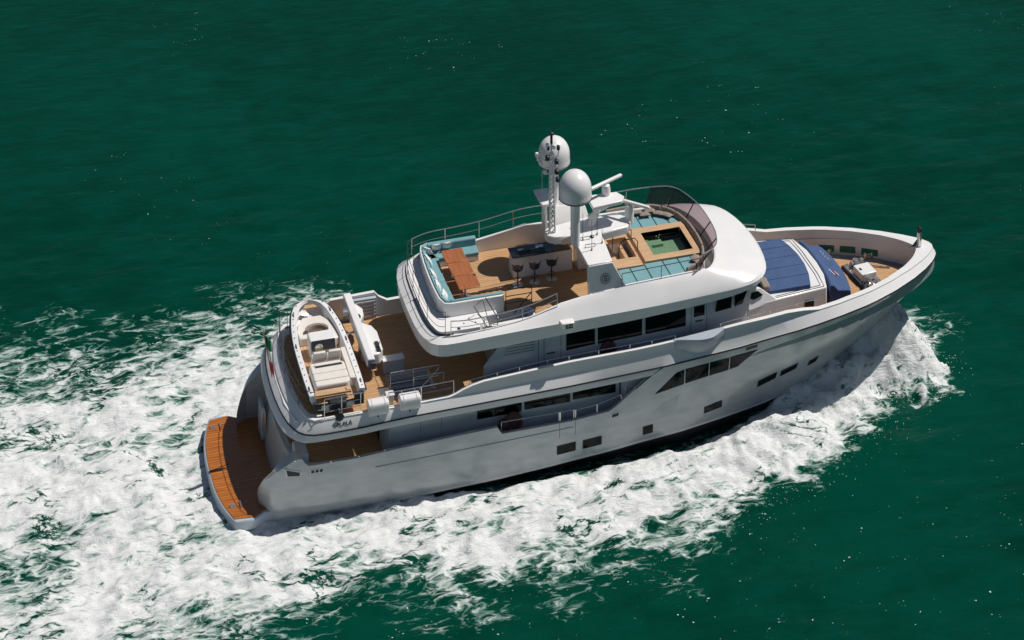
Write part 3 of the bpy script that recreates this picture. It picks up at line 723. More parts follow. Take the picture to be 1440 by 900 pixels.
for x0 in (28.95, 29.85, 30.75):
    ya, yb_ = I(x0, inner_path)-.012, I(x0+.66, inner_path)-.012
    mb.hexa([(x0,ya,3.97),(x0+.66,yb_,3.97),(x0+.66,yb_+.03,3.97),(x0,ya+.03,3.97)], [(x0,ya,4.26),(x0+.66,yb_,4.26),(x0+.66,yb_+.03,4.26),(x0,ya+.03,4.26)])
mb.build('fairlead_opening_pane', M['portgreen'], bw, smooth=False, split=True)  # solid panes, coloured like the bright sea behind the bulwark openings

# stern number: the name in small dark letters on the starboard band
text_mesh('name_lettering', 'LALALA', .23, (5.10, -3.606, 3.84), (R(68), 0, R(0)), M['black'], bw)
# ------------------------------------------------------------------ upper deck house and wheelhouse
mb = MB()
rings = []
def house_ring(x, z0, z1, y0, y1): return [(x,-y0,z0),(x,-y1,z1),(x,y1,z1),(x,y0,z0)]
# aft ends of the side walls sweep up diagonally
for s_ in (-1, 1):
    a, b = s_*2.95, s_*2.85
    P = [(11.35,ZUP-.02),(21.0,ZUP-.02),(21.0,5.95),(12.25,5.75),(11.35,4.75)]
    f = [(x, a, z) for x, z in P]; g = [(x, b, z) for x, z in P]
    mb.hexa(f if s_ > 0 else g, g if s_ > 0 else f)
mb.box(13.2, 21, -2.85, 2.85, ZUP-.02, 5.9)
# wheelhouse: tapers forward
w0 = [(21.0,2.95),(22.6,2.86),(23.3,2.74),(23.7,2.35),(24.0,1.2),(24.05,0)]
full = w0+[(x,-y) for x,y in w0[::-1][1:]]
mb.hexa([(x,y,3.85) for x,y in full[::-1]], [(x+.0,y*.985,6.15) for x,y in full[::-1]])
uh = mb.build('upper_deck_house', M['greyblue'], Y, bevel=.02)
def wall_window(name, q, y, m, parent, th=.02, sd_=-1, fr=True):
    """q: (x, z) corners counter-clockwise seen from starboard; y may differ per corner"""
    ys = y if isinstance(y, (list,tuple)) else [y]*len(q)
    mb = MB(); f = [(p[0], sd_*(abs(v)+.008), p[1]) for p, v in zip(q, ys)]; g = [(p[0], sd_*(abs(v)-th), p[1]) for p, v in zip(q, ys)]
    mb.hexa(g if sd_ < 0 else f, f if sd_ < 0 else g) ; o = mb.build(name, m, parent, smooth=False)
    if fr:
        mb = MB(); mb.tube(f, .016, n=5, closed=True); mb.build('window_frame', M['black'], o)
    return o
for sd_ in (-1, 1):
    for x0,x1,za,zc in ((15.0,16.28,4.88,5.76),(16.42,18.42,4.92,5.8),(18.58,20.42,4.99,5.86)):
        wall_window('window', [(x0,za),(x1,za+.06),(x1,zc+.04),(x0,zc)], 2.95, M['glass'], uh, sd_=sd_)
    dz = wall_window('side_door', [(20.66,3.95),(21.36,3.97),(21.38,5.9),(20.68,5.86)], [2.95,2.95,2.95,2.95], M['greyblue'], uh, sd_=sd_, fr=False)
    mb = MB(); mb.tube([(20.66,sd_*2.962,3.95),(20.68,sd_*2.962,5.88)], .009, n=4); mb.tube([(21.36,sd_*2.962,3.97),(21.38,sd_*2.962,5.9)], .009, n=4); mb.build('door_seam', M['dark'], dz, split=True)
    wall_window('door_window', [(20.80,5.36),(21.28,5.40),(21.29,5.82),(20.81,5.80)], 2.962, M['glass'], dz, sd_=sd_)
    mb = MB(); mb.box(20.86,21.2,sd_*2.963-.004,sd_*2.963+.004,5.13,5.20); mb.build('door_plate', M['dark'], dz)
    wall_window('window', [(21.82,5.40),(22.55,5.44),(22.6,5.96),(21.9,5.92)], [2.91,2.87,2.87,2.91], M['glass'], uh, sd_=sd_)
    wall_window('window', [(22.74,5.46),(23.10,5.5),(23.36,6.02),(22.74,5.97)], [2.852,2.79,2.76,2.852], M['glass'], uh, sd_=sd_)
    mb = MB()
    for z in (5.12,5.24,5.36,5.48): mb.box(12.2+(z-5.1)*.4, 13.6, sd_*2.955-.006, sd_*2.955+.006, z, z+.012)
    for x in (13.75,14.0,14.75): mb.box(x, x+.012, sd_*2.955-.006, sd_*2.955+.006, 3.95, 5.7)
    mb.box(14.12,14.5,sd_*2.955-.012,sd_*2.955+.012,4.84,4.9)
    mb.build('wall_louvre', M['dark'], uh, smooth=False, split=True)
mb = MB(); mb.box(13.15, 13.21, -1.7, 1.7, 3.95, 5.7); mb.build('saloon_door', M['glass'], uh)
mb = MB()
for y0 in (-2.0,-1.0,0,1.0):   # raked wheelhouse windows under the brow
    mb.hexa([(24.08,y0+.05,5.5),(24.10,y0+.05,5.5),(24.10,y0+.95,5.5),(24.08,y0+.95,5.5)],[(24.03,y0+.05,6.1),(24.06,y0+.05,6.1),(24.06,y0+.95,6.1),(24.03,y0+.95,6.1)])
mb.build('wheelhouse_window', M['glass'], uh, smooth=False, split=True)
for y in (-2.35, 2.35):
    mb = MB(); mb.tube([(12.0,y,ZUP),(12.0,y,5.6)], .06); mb.tube([(12.35,y*1.06,ZUP),(12.35,y*1.06,5.6)], .045); mb.build('deck_pillar', M['steel'], uh, split=True)

# ------------------------------------------------------------------ sun deck
ZL = [(8.6,5.62),(10,5.64),(12,5.66),(18.4,5.86),(20.4,5.98),(22.5,6.16),(23.5,6.28),(24.4,6.40),(24.9,6.44)]    # lower lip
ZSK = [(8.6,6.16),(11,6.24),(13,6.28),(16,6.32),(19,6.36),(22.5,6.50),(24,6.56),(25,6.54)]                    # knuckle
ZC = [(8.6,6.36),(10,6.36),(11.7,6.42),(13.2,6.52),(14,6.66),(14.7,6.82),(16.4,6.98),(17.8,7.08),(21.5,7.18),(22.6,7.16),(25,7.16)]  # coaming top, starboard
ZCP = [(8.6,6.40),(9.8,6.5),(10.2,6.70),(12.5,6.82),(14.9,7.2),(18,7.22),(21.5,7.2),(22.6,7.16)]
spath = [(8.62,0),(8.63,.9),(8.66,1.6),(8.74,2.2),(8.86,2.65),(9.02,2.98),(9.28,3.2),(9.6,3.3),(10,3.33)]+[(x,3.35) for x in (10.6,11.2,11.8,12.4,13,13.6,14.2,14.8,15.5,16.4,17.2,18,19,20,20.6,21.2,21.8)]+[(22.4,3.34),(22.9,3.30),(23.35,3.22),(23.72,3.08),(24.02,2.88),(24.24,2.62),(24.42,2.3),(24.56,1.9),(24.67,1.4),(24.74,.9),(24.78,.45),(24.79,0)]
def snrm(i):
    a = Vector(spath[max(i-1,0)]); b = Vector(spath[min(i+1,len(spath)-1)])
    if i == 0: return Vector((-1,0))
    if i == len(spath)-1: return Vector((1,0))
    t = (b-a).normalized(); return Vector((-t.y, t.x))
SIN = [(8.6,.45),(9.5,.38),(10.6,.22),(12,.25),(13.5,.34),(15,.5),(17.5,.62),(23,.68)]    # how far in the coaming top stands
mb = MB()
for side in (-1, 1):
    rings = []
    for i, (x, y) in enumerate(spath):
        n = snrm(i); zc = I(x, ZC if side < 0 else ZCP); d = I(x, SIN); zl = I(x, ZL); zk = I(x, ZSK)
        if side > 0 and 10 < x < 15: d = .42
        P = lambda dd, z: (x-n.x*dd, max(0, y-n.y*dd)*side if y > 0 else 0., z)
        if x < 9.8: d0 = Vector((x-n.x*d, y-n.y*d))
        else: d0 = Vector((x, y-d)) if x <= 21.2 else Vector((min(x, 21.2+1.42*math.sqrt(max(0, 1-(y/3.42)**2))), y*I(x, [(21.2,.80),(22.4,.80),(23.7,.82),(24.8,.84)])))
        O = Vector((x, y)); v = I(x, [(18.5,0),(22.2,.6),(24,1)])
        L_ = lambda t, z: (O.x+(d0.x-O.x)*t, (O.y+(d0.y-O.y)*t)*side if y > 0 else 0., z)
        c1 = zk+(zc-zk)*(.06+.12*v); c2 = zk+(zc-zk)*(.33+.17*v); c3 = zk+(zc-zk)*(.66+.14*v)
        u = (d0-O).normalized() if (d0-O).length > 0 else Vector((0,-1))
        K = lambda e, z: (d0.x+u.x*e, (d0.y+u.y*e)*side if y > 0 else 0., z)
        rings.append([P(.75, zl-.02), P(.10, zl), P(.03, zl+.05), P(0, zk), L_(.06,c1), L_(.33,c2), L_(.66,c3), L_(1,zc-.015), K(.03,zc), K(.11,zc), K(.13,zc-.02), K(.14,ZSUN-.05 if x < 20.8 else zc-.35)])
    mb.loft(rings, flip=(side < 0))
sd = mb.build('sun_deck', M['white'], Y, ang=20)
# slab with companionway
inn = [(x-snrm(i).x*.6, y-snrm(i).y*.6) for i, (x,y) in enumerate(spath) if x < 22.95]
slab = [(x,-y) for x,y in inn[1:]]+[(x,y) for x,y in inn[::-1]]
comp = [(12.60,-2.55),(13.78,-2.55),(13.78,-1.80),(12.60,-1.80)]
comp2 = [(11.62,-2.95),(13.3,-2.70),(13.78,-2.55),(13.78,-1.82),(12.7,-1.82),(12.62,-2.35),(11.66,-2.40)]
mb = MB(); mb.prism([(x,max(-2.62,min(2.62,y))) for x,y in slab], 5.72, ZSUN-.03, holes=[[(11.7,-2.58),(13.7,-2.58),(13.7,-1.88),(12.2,-1.88),(12.2,-2.2),(11.7,-2.2)]]); mb.build('deck_slab', M['white'], sd)
mb = MB()
mb.prism([(9.9,3.0),(9.9,-1.8),(12.55,-1.8),(12.55,-1.79),(13.82,-1.79),(13.82,-2.72),(14.4,-2.85),(15.5,-2.78),(17.9,-2.72),(17.9,3.0)], ZSUN-.06, ZSUN)
mb.build('teak_deck', M['teak'], sd)
# white side and stern walkway a step up
wk = [(x-snrm(i).x*.50, -(y-snrm(i).y*.50)) for i,(x,y) in enumerate(spath) if x <= 11.7]
wk2 = [(x-snrm(i).x*.50, (y-snrm(i).y*.50)) for i,(x,y) in enumerate(spath) if x <= 10.2]
mb = MB(); mb.prism(wk+[(11.62,-2.25),(12.15,-2.22),(12.15,-1.84),(9.9,-1.84),(9.9,2.9)]+wk2[::-1][:-1], 6.1, 6.44)
mb.build('walkway', M['offwhite'], sd, bevel=.02)
mb = MB(); mb.prism([(11.7,-3.02),(11.7,-2.85),(13.9,-2.75),(13.9,-2.9)], 6.2, 6.47); mb.build('walkway_curb', M['white'], sd)
mb = MB()
for p, r in (((10.3,-2.75),.07),((10.6,-2.45),.03),((11.1,-2.5),.03),((10.9,-2.15),.03)): mb.lathe((*p,6.442), [(r,0),(r,.02),(r*.6,.03)], 12)
mb.build('deck_fitting', M['dark'], sd, split=True)
# black stripe round the stern of the sun deck and the stern of the upper deck
mb = MB()
pts = [(x-snrm(i).x*.40, y-snrm(i).y*.40, 6.375) for i,(x,y) in enumerate(spath) if x < 10.1]
mb.tube([(x,-y,z) for x,y,z in pts[::-1]]+pts[1:], .03, n=6); mb.build('stern_stripe', M['black'], sd)
# flat underside of the brow over the wheelhouse and the panel between windscreen and pool
mb = MB(); mb.prism([(22.3,-2.75),(23.6,-2.5),(24.15,-1.6),(24.3,0),(24.15,1.6),(23.6,2.5),(22.3,2.75)], 6.02, 6.36); mb.build('brow_soffit', M['white'], sd)
# searchlight housings on the sun deck sides
for side in (-1, 1):
    mb = MB(); y = side*3.3
    mb.hexa([(14.55,y-side*.3,6.02),(15.15,y-side*.3,6.0),(15.12,y+side*.22,6.08),(14.75,y+side*.22,6.1)][::1 if side < 0 else -1][::-1], [(14.5,y-side*.4,6.42),(15.2,y-side*.4,6.42),(15.2,y+side*.26,6.38),(14.62,y+side*.26,6.38)][::1 if side < 0 else -1][::-1])
    o = mb.build('light_housing', M['white'], sd, bevel=.04, seg=3)
    mb = MB(); mb.box(14.80,15.12,y+side*.235-.02,y+side*.235+.02,6.14,6.34); mb.build('lens', M['black'], o, bevel=.02)
    mb = MB(); mb.lathe((14.9,y+side*.27,6.24), [(0,-.01),(.05,-.01),(.06,.02),(0,.03)], 10, axis='Y'); mb.lathe((15.03,y+side*.27,6.24), [(0,-.01),(.04,-.01),(.05,.02),(0,.03)], 10, axis='Y'); mb.build('lamp', M['steel'], o, split=True)

# ------------------------------------------------------------------ rails
def rail(name, base, heights, top, m, parent, r=.024, post_step=None, posts=None, lean=0., lower=()):
    """base: plan points with foot z; top rail at foot + top"""
    P = smooth_path(base, 5) if len(base) > 2 else [Vector(b) for b in base]
    mb = MB(); up = Vector((0,0,top)); mb.tube([p+up for p in P], r, n=6)
    for l in lower: mb.tube([p+Vector((0,0,l)) for p in P], r*.7, n=5)
    L = [0]
    for i in range(1, len(P)): L.append(L[-1]+(P[i]-P[i-1]).length)
    n = max(1, round(L[-1]/post_step)) if post_step else 0
    for k in range(n+1):
        d = L[-1]*k/n; i = min(range(len(P)), key=lambda j: abs(L[j]-d)); mb.tube([P[i], P[i]+up], r*.9, n=6)
    return mb.build(name, m, parent)
# upper deck stern, three bars, dark from the sea side
st = [(x-nrm(i).x*.60, y-nrm(i).y*.60) for i,(x,y) in enumerate(stern)]
rail('stern_rail', [(x,-y,4.06) for x,y in st[:-1][::-1]]+[(x,y,4.06) for x,y in st[1:-1]], None, .95, M['darksteel'], updk, .016, 1.15, lower=(.32,.63))
rail('stern_rail', [(4.35,-3.46,4.08),(4.9,-3.44,4.08),(5.9,-3.42,4.08)], None, .80, M['steel'], updk, .02, .8, lower=(.28,.54))
rail('side_rail', [(7.1,-3.40,4.08),(8.5,-3.40,4.09),(9.9,-3.40,4.12)], None, .58, M['steel'], updk, .021, 1.35, lower=(.29,))
rail('side_rail', [(10.6,-3.36,4.40),(12.8,-3.36,4.60),(15,-3.36,4.70),(18.3,-3.36,4.74),(19.8,-3.36,4.80)], None, .17, M['steel'], bw, .018, 1.12)
rail('side_rail', [(21.9,-3.33,4.96),(23,-3.3,5.04),(24,-3.26,5.09),(25.2,-3.16,5.12),(26.0,-3.0,5.06),(26.7,-2.85,4.97)], None, .16, M['steel'], bw, .016, 1.2)
rail('side_rail', [(24.4,3.25,5.1),(25.2,3.18,5.12),(26,3.05,5.05)], None, .3, M['steel'], bw, .022, 1.6)
rail('gangway_rail', [(11.95,-3.52,2.24),(14.5,-3.54,2.24)], None, .42, M['steel'], hullo, .022, 1.2)
rail('gangway_rail', [(14.56,-3.54,2.24),(15.16,-3.54,2.24)], None, .42, M['steel'], hullo, .022, .6)
rail('gangway_rail', [(15.24,-3.54,2.24),(16.2,-3.53,2.3),(17.3,-3.48,2.5)], None, .40, M['steel'], hullo, .022, 1.1)
# companionway rails on the upper deck
mb = MB()
mb.tube([(7.4,-2.42,3.9),(7.4,-2.42,4.85),(9.5,-2.42,4.85),(9.5,-2.42,3.9)], .025); mb.tube([(7.4,-2.42,4.4),(9.5,-2.42,4.4)], .018); mb.tube([(8.4,-2.42,3.9),(8.4,-2.42,4.85)], .02)
mb.tube([(9.5,-2.42,4.7),(8.3,-2.38,3.6)], .022); mb.tube([(9.6,-2.9,3.9),(9.6,-2.9,4.8),(8.3,-2.9,4.8),(8.3,-2.9,3.9)], .022)
mb.build('companionway_rail', M['steel'], updk)
mb = MB()
for k in range(6):
    mb.box(7.52, 9.38, -.95-.26*(k+1), -.95-.26*k, 3.78-.22*k-.05, 3.78-.22*k)
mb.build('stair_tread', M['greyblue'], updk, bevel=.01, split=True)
mb = MB(); mb.box(7.45,8.35,-.9,-.55,3.88,4.40); lk = mb.build('deck_locker', M['greyblue'], updk, bevel=.03)
mb = MB(); mb.box(7.42,8.38,-.93,-.52,4.405,4.45); mb.build('locker_lid', M['white'], lk, bevel=.015)
# sun deck rails
b = [(x-snrm(i).x*.47, y-snrm(i).y*.47) for i,(x,y) in enumerate(spath) if x < 10.0]
rail('stern_rail', [(x,-y,6.38) for x,y in b[::-1]]+[(x,y,6.38) for x,y in b[1:]], None, .92, M['darksteel'], sd, .015, 1.15, lower=(.30,.6))
rail('side_rail', [(9.9,-2.95,6.38),(10.6,-3.06,6.38),(11.9,-3.06,6.42),(13.3,-3.0,6.52),(14.6,-2.9,6.78)], None, .56, M['steel'], sd, .019, 1.4, lower=(.3,))
rail('side_rail', [(9.6,2.9,6.6),(10.4,3.0,6.72),(11.7,3.0,6.78),(13,2.97,6.9),(14.6,2.9,7.17),(16,2.85,7.22)], None, .70, M['steel'], sd, .019, 1.5, lower=(.35,))
rail('side_rail', [(17.6,-2.70,7.08),(19.4,-2.68,7.13),(21.2,-2.66,7.17)], None, .52, M['darksteel'], sd, .016, 1.75)
mb = MB()
mb.tube([(12.62,-1.84,6.3),(12.62,-1.84,7.2),(13.78,-1.84,7.2),(13.78,-1.84,6.3)], .026); mb.tube([(12.62,-1.84,6.62),(13.78,-1.84,6.62)], .018); mb.tube([(12.62,-1.84,6.92),(13.78,-1.84,6.92)], .018)
mb.tube([(13.78,-1.84,6.95),(13.0,-1.9,6.2)], .022)
mb.tube([(11.7,-1.9,7.05),(11.95,-2.9,6.75),(11.95,-2.95,6.45)], .022); mb.tube([(11.5,-2.95,6.45),(11.1,-2.2,6.95),(11.55,-1.95,7.0)], .018); mb.tube([(11.6,-2.95,6.45),(11.6,-1.9,6.9)], .016)
mb.build('companionway_rail', M['darksteel'], sd)
mb = MB(); 
for k in range(3,6): mb.box(12.02+.3*k, 12.32+.3*k, -2.52, -1.85, 5.25+.2*k-.04, 5.25+.2*k)
mb.build('stair_tread', M['greyblue'], sd, split=True)
# ------------------------------------------------------------------ sun deck furniture
# U-shaped dining sofa built into the stern
sofa_out = [(12.5,2.95),(10.25,2.95),(9.95,2.8),(9.84,2.4),(9.76,1.5),(9.72,.4),(9.72,-.5),(9.76,-1.3),(9.9,-1.74),(10.2,-1.84),(12.55,-1.84)]
def offs(pl, d):
    out = []
    for i in range(len(pl)):
        a = Vector(pl[max(i-1,0)]); b = Vector(pl[min(i+1,len(pl)-1)]); t = (b-a).normalized(); n = Vector((-t.y, t.x)); out.append((pl[i][0]+n.x*d, pl[i][1]+n.y*d))
    return out
def ushape(mb, d0, d1, z0, z1, dz=0.):
    o = offs(sofa_out, d0); i = offs(sofa_out, d1)
    mb.loft([[(*o[k],z0),(*o[k],z1),(*i[k],z1+dz),(*i[k],z0)] for k in range(len(o))], closed=True, caps=True, flip=True)
mb = MB(); ushape(mb, 0, .10, 6.28, 7.0); ushape(mb, .10, .80, 6.28, 6.52)
sofa = mb.build('dining_sofa', M['white'], sd, bevel=.03, seg=3)
def seg_cushion(name, i0, i1, d0, d1, z0, z1, m, bev=.05, dz=0.):
    o = offs(sofa_out, d0)[i0:i1+1]; i = offs(sofa_out, d1)[i0:i1+1]; mb = MB()
    mb.loft([[(*o[k],z0),(*o[k],z1),(*i[k],z1+dz),(*i[k],z0)] for k in range(len(o))], closed=True, caps=True, flip=True)
    return mb.build(name, m, sofa, bevel=bev, seg=3, ang=50)
for i0, i1 in ((0,1),(1,3),(3,5),(5,7),(7,9),(9,10)):
    seg_cushion('seat_cushion', i0, i1, .24, .82, 6.52, 6.70, M['teal'])
    seg_cushion('back_cushion', i0, i1, .09, .27, 6.60, 7.07, M['teal'], .05, -.05)
# scatter cushions on the sofa
PIL = [((11.15,2.62),1.57,'nearest the bow against the port back of the sofa'),((10.65,2.6),1.5,'second from the bow against the port back of the sofa'),((10.22,2.42),.8,'in the port corner of the sofa'),
       ((10.08,1.75),.12,'just aft of the port corner of the sofa'),((10.02,.6),.05,'half way along the stern back of the sofa'),((10.02,-.25),-.1,'starboard of the middle of the stern back'),((10.12,-1.05),-.35,'beside the starboard corner of the sofa')]
def pillow(name, loc, rz, size, m, label, cat, group, tilt=.35, parent=None):
    bm_ = MB(); n = 7; a, b, h = size; top = []; bot = []
    for i in range(n):
        rt = []; rb = []
        for j in range(n):
            u = -1+2*i/(n-1); v = -1+2*j/(n-1); e = ((1-abs(u)**2.4)*(1-abs(v)**2.4))**.5
            k = 1-.10*(1-abs(u))*abs(v)**4; k2 = 1-.10*(1-abs(v))*abs(u)**4
            rt.append((u*a/2*k2, v*b/2*k, h*.5*e)); rb.append((u*a/2*k2, v*b/2*k, -h*.5*e))
        top.append(rt); bot.append(rb)
    bm_.loft(top, flip=True); bm_.loft(bot)
    o = bm_.build(name, m, None, ang=80)
    o.location = loc; o.rotation_euler = (0, tilt, rz)
    return tag(o, label, cat, group)
for k, ((x,y),rz,lab) in enumerate(PIL):
    pillow('throw_pillow', (x,y,6.93), rz, (.42,.44,.17), M['pillow'], 'white throw pillow '+lab, 'pillow', 'white throw pillows on the dining sofa', tilt=1.0)
# dining table: three leaves on two pedestals
t = empty('dining_table', (11.22,.42,ZSUN), 'long varnished teak dining table in three leaves before the teal sofa', 'table')
for y0, y1, dx in ((.98,1.98,-.03),(-.06,.95,.0),(-1.1,-.09,.03)):
    mb = MB(); mb.box(10.73+dx, 11.69+dx, y0, y1, 7.05, 7.10); mb.build('table_leaf', M['varnish'], t, bevel=.03, seg=3)
for y in (1.2,-.35):
    mb = MB(); mb.lathe((11.22,y,ZSUN), [(.26,0),(.26,.03),(.06,.06),(.05,.7),(.2,.75)], 16); mb.build('pedestal', M['steel'], t)
# bar counter
mb = MB(); mb.box(13.58,16.3,.36,1.08,ZSUN-.02,7.2); bar = mb.build('bar_counter', M['white'], sd, bevel=.03)
mb = MB(); mb.box(13.53,16.2,.33,1.14,7.205,7.25); mb.build('counter_top', M['counter'], bar, bevel=.012)
mb = MB(); mb.box(13.9,15.1,.42,.72,7.252,7.262); mb.build('hob', M['glass'], bar); 
mb = MB(); mb.box(14.75,15.1,.80,1.0,7.252,7.258); mb.tube([(13.85,.6,7.25),(13.85,.6,7.42),(13.98,.6,7.42)], .015); mb.tube([(13.95,.8,7.25),(14.15,.85,7.27)], .03); mb.build('sink', M['steel'], bar, split=True)
# bar stools
stools = [((13.64,-.14),'nearest the dining table, its backrest striped by sunlight'),((14.40,-.16),'in the middle of the three at the bar'),((15.19,-.13),'nearest the mast base')]
def stool():
    r = empty('bar_stool', (13.64,-.14,ZSUN), 'dark bar stool, the one '+stools[0][1], 'bar stool', 'bar stools along the bar counter')
    x, y, z = 13.64, -.14, ZSUN
    mb = MB(); mb.lathe((x,y,z), [(.23,0),(.23,.02),(.05,.05),(.03,.06)], 20); mb.build('base', M['steel'], r)
    mb = MB(); mb.lathe((x,y,z), [(.035,.05),(.035,.66)], 12); mb.tube([(x+.16*math.cos(a),y-.02+.16*math.sin(a),z+.28) for a in np.linspace(0,2*math.pi,17)[:-1]], .013, closed=True, n=6); mb.build('column', M['darksteel'], r)
    mb = MB(); mb.lathe((x,y,z), [(.0,.66),(.19,.67),(.23,.71),(.22,.76),(.0,.77)], 20); mb.build('seat', M['emblem'], r)
    mb = MB(); a_ = [math.pi+.1+(math.pi-.2)*k/14 for k in range(15)]
    mb.loft([[(x+.22*math.cos(a),y+.2*math.sin(a),z+.74),(x+.29*math.cos(a),y+.26*math.sin(a),z+.98),(x+.26*math.cos(a),y+.23*math.sin(a),z+.98),(x+.19*math.cos(a),y+.17*math.sin(a),z+.74)] for a in a_], closed=True, caps=True)
    mb.build('backrest', M['emblem'], r, bevel=.012); return r
s0 = stool()
for (x,y), lab in stools[1:]: dup(s0, (x,y,ZSUN), 'dark bar stool, the one '+lab)
# speakers on the port coaming
mb = MB()
for x, z in ((13.0,6.62),(15.3,6.82)): mb.lathe((x,2.895,z), [(0,-.01),(.13,-.01),(.13,.01),(0,.01)], 16, axis='Y')
mb.build('speaker_grille', M['taupe'], sd, split=True)

# ------------------------------------------------------------------ spa pool forward on the sun deck
Z7 = 7.05
mb = MB()
mb.prism([(17.75,-2.62),(20.9,-2.6),(21.5,-2.3),(21.95,-1.2),(22.05,0),(21.95,1.2),(21.5,2.3),(20.9,2.75),(17.75,2.75)], ZSUN-.04, 6.86, holes=[[(19.66,-.9),(21.5,-.9),(21.5,.9),(19.66,.9)],[(18.05,-.80),(18.95,-.80),(18.95,.80),(18.05,.80)]])
pool = mb.build('spa_pool', M['white'], sd)
fr = [(19.14,-1.3),(21.76,-1.28),(21.76,1.28),(19.14,1.3)]
mb = MB(); mb.prism(fr, 6.86, 7.12, holes=[[(19.66,-.9),(21.5,-.9),(21.5,.9),(19.66,.9)]]); mb.build('pool_surround', M['teaktrim'], pool, bevel=.02)
mb = MB(); mb.loft([[(19.66,-.9,z),(21.5,-.9,z),(21.5,.9,z),(19.66,.9,z),(19.66,-.9,z)] for z in (6.56,7.08)], flip=True)
mb.build('pool_wall', M['mosaic'], pool, smooth=False)
mb = MB(); mb.box(19.6,21.55,-.95,.95,6.50,6.58); mb.box(19.67,20.0,-.89,.89,6.57,6.74); mb.box(20.0,20.6,.5,.89,6.57,6.70); mb.build('pool_floor', M['mosaicfloor'], pool)
mb = MB()
for x, z in ((20.4,6.86),(20.55,6.9),(20.5,6.79)): mb.lathe((x,.89,z), [(0,-.015),(.035,-.015),(.035,.01),(0,.01)], 8, axis='Y')
mb.lathe((20.9,-.3,6.58), [(.07,0),(.07,.03),(.03,.05)], 12); mb.build('pool_jet', M['steel'], pool, split=True)
mb = MB(); mb.add([(19.67,-.89,6.94),(21.49,-.89,6.94),(21.49,.89,6.94),(19.67,.89,6.94)], [(0,1,2,3)]); mb.build('pool_water', M['poolwater'], pool, smooth=False)
# steps up to the pool in a teak well
mb = MB(); mb.prism([(17.76,-1.45),(19.0,-1.45),(19.0,1.15),(17.76,1.15)], 6.86, 7.1, holes=[[(18.0,-.78),(18.9,-.78),(18.9,.80),(18.0,.80)]])
mb.box(17.82,18.35,-.78,.80,6.3,6.46); mb.box(18.55,18.75,-.78,.80,6.3,6.78); mb.box(17.8,18.0,-.78,-.3,6.46,6.8)
mb.build('pool_step', M['teaktrim'], pool, bevel=.012, split=True)
mb = MB()
for y in (.55,-.35): mb.tube([(18.2,y,6.5),(18.25,y,7.5),(18.5,y,7.66),(18.95,y,7.66),(19.1,y,7.5),(19.1,y,7.1)], .022)
mb.build('pool_handrail', M['darksteel'], pool, split=True)
# sun pads either side of the pool, in strips
def strips(root, polys, z0, z1, m, name='cushion', bev=.035):
    for p in polys:
        mb = MB(); mb.prism(p, z0, z1); mb.build(name, m, root, bevel=bev, seg=3, ang=50)
pp = empty('sun_pad', (19.5,2.0,6.88), 'teal sun pad in strips on the port side of the spa pool', 'sun pad', 'teal sun pads beside the spa pool')
def yout(x): return I(x, [(17.8,2.5),(19.3,2.62),(20.65,2.45),(21.4,1.95),(21.8,1.4)])
xs = [17.78,18.35,19.05,19.9,20.6,21.2,21.8]
strips(pp, [[(a+.015,1.18 if b < 19.1 else 1.34),(b-.015,1.18 if b < 19.1 else 1.34),(b-.015,yout(b)),(a+.015,yout(a))] for a,b in zip(xs,xs[1:])], 6.87, 7.06, M['teal'])
ps = empty('sun_pad', (19.5,-2.0,6.88), 'teal sun pad in strips on the starboard side of the spa pool', 'sun pad', 'teal sun pads beside the spa pool')
def ys(x): return I(x, [(17.8,-2.55),(20.6,-2.45),(21.4,-1.95),(21.8,-1.36)])
strips(ps, [[(a+.015,ys(a)),(b-.015,ys(b)),(b-.015,-1.48 if b < 19.1 else -1.33),(a+.015,-1.48 if b < 19.1 else -1.33)] for a,b in zip(xs,xs[1:])], 6.87, 7.06, M['teal'])
# backrest roll round the forward end
arc = [(18.6,2.72),(19.6,2.78),(20.5,2.7),(21.15,2.4),(21.6,1.85),(21.86,1.0),(21.93,0),(21.86,-1.0),(21.6,-1.75),(21.1,-2.25),(20.6,-2.5)]
sa = smooth_path([(x,y,0) for x,y in arc], 4)
for k in range(0, len(sa)-4, 4):
    seg_ = sa[k:k+5]; mb = MB(); rings = []
    for i, p in enumerate(seg_):
        a = seg_[max(i-1,0)]; c = seg_[min(i+1,len(seg_)-1)]; t = (c-a).normalized(); n = Vector((-t.y,t.x,0)); q = p+t*(.02 if i == 0 else (-.02 if i == len(seg_)-1 else 0))
        rings.append([q+n*.09+Vector((0,0,6.9)), q+n*.09+Vector((0,0,7.30)), q-n*.02+Vector((0,0,7.30)), q-n*.10+Vector((0,0,6.9))])
    mb.loft(rings, closed=True, caps=True); mb.build('back_cushion', M['taupe'], pool, bevel=.04, seg=3, ang=50)
for (x,y),rz,lab in (((20.0,2.45),1.45,'under the radar scanner end'),((20.62,2.42),1.3,'second from the radar, on the port pad'),((20.95,2.12),1.0,'lying flat forward on the port pad'),((20.3,2.2),1.5,'in front of the others on the port pad'),((21.25,1.9),.75,'furthest forward to port by the pool corner'),((21.35,-1.75),-.7,'at the forward starboard corner of the pool'),((18.9,2.5),1.57,'aftmost beside the radar bracket')):
    pillow('scatter_cushion', (x,y,7.16), rz, (.42,.52,.16), M['taupe'], 'taupe scatter cushion '+lab, 'cushion', 'taupe cushions round the spa pool', tilt=.25)
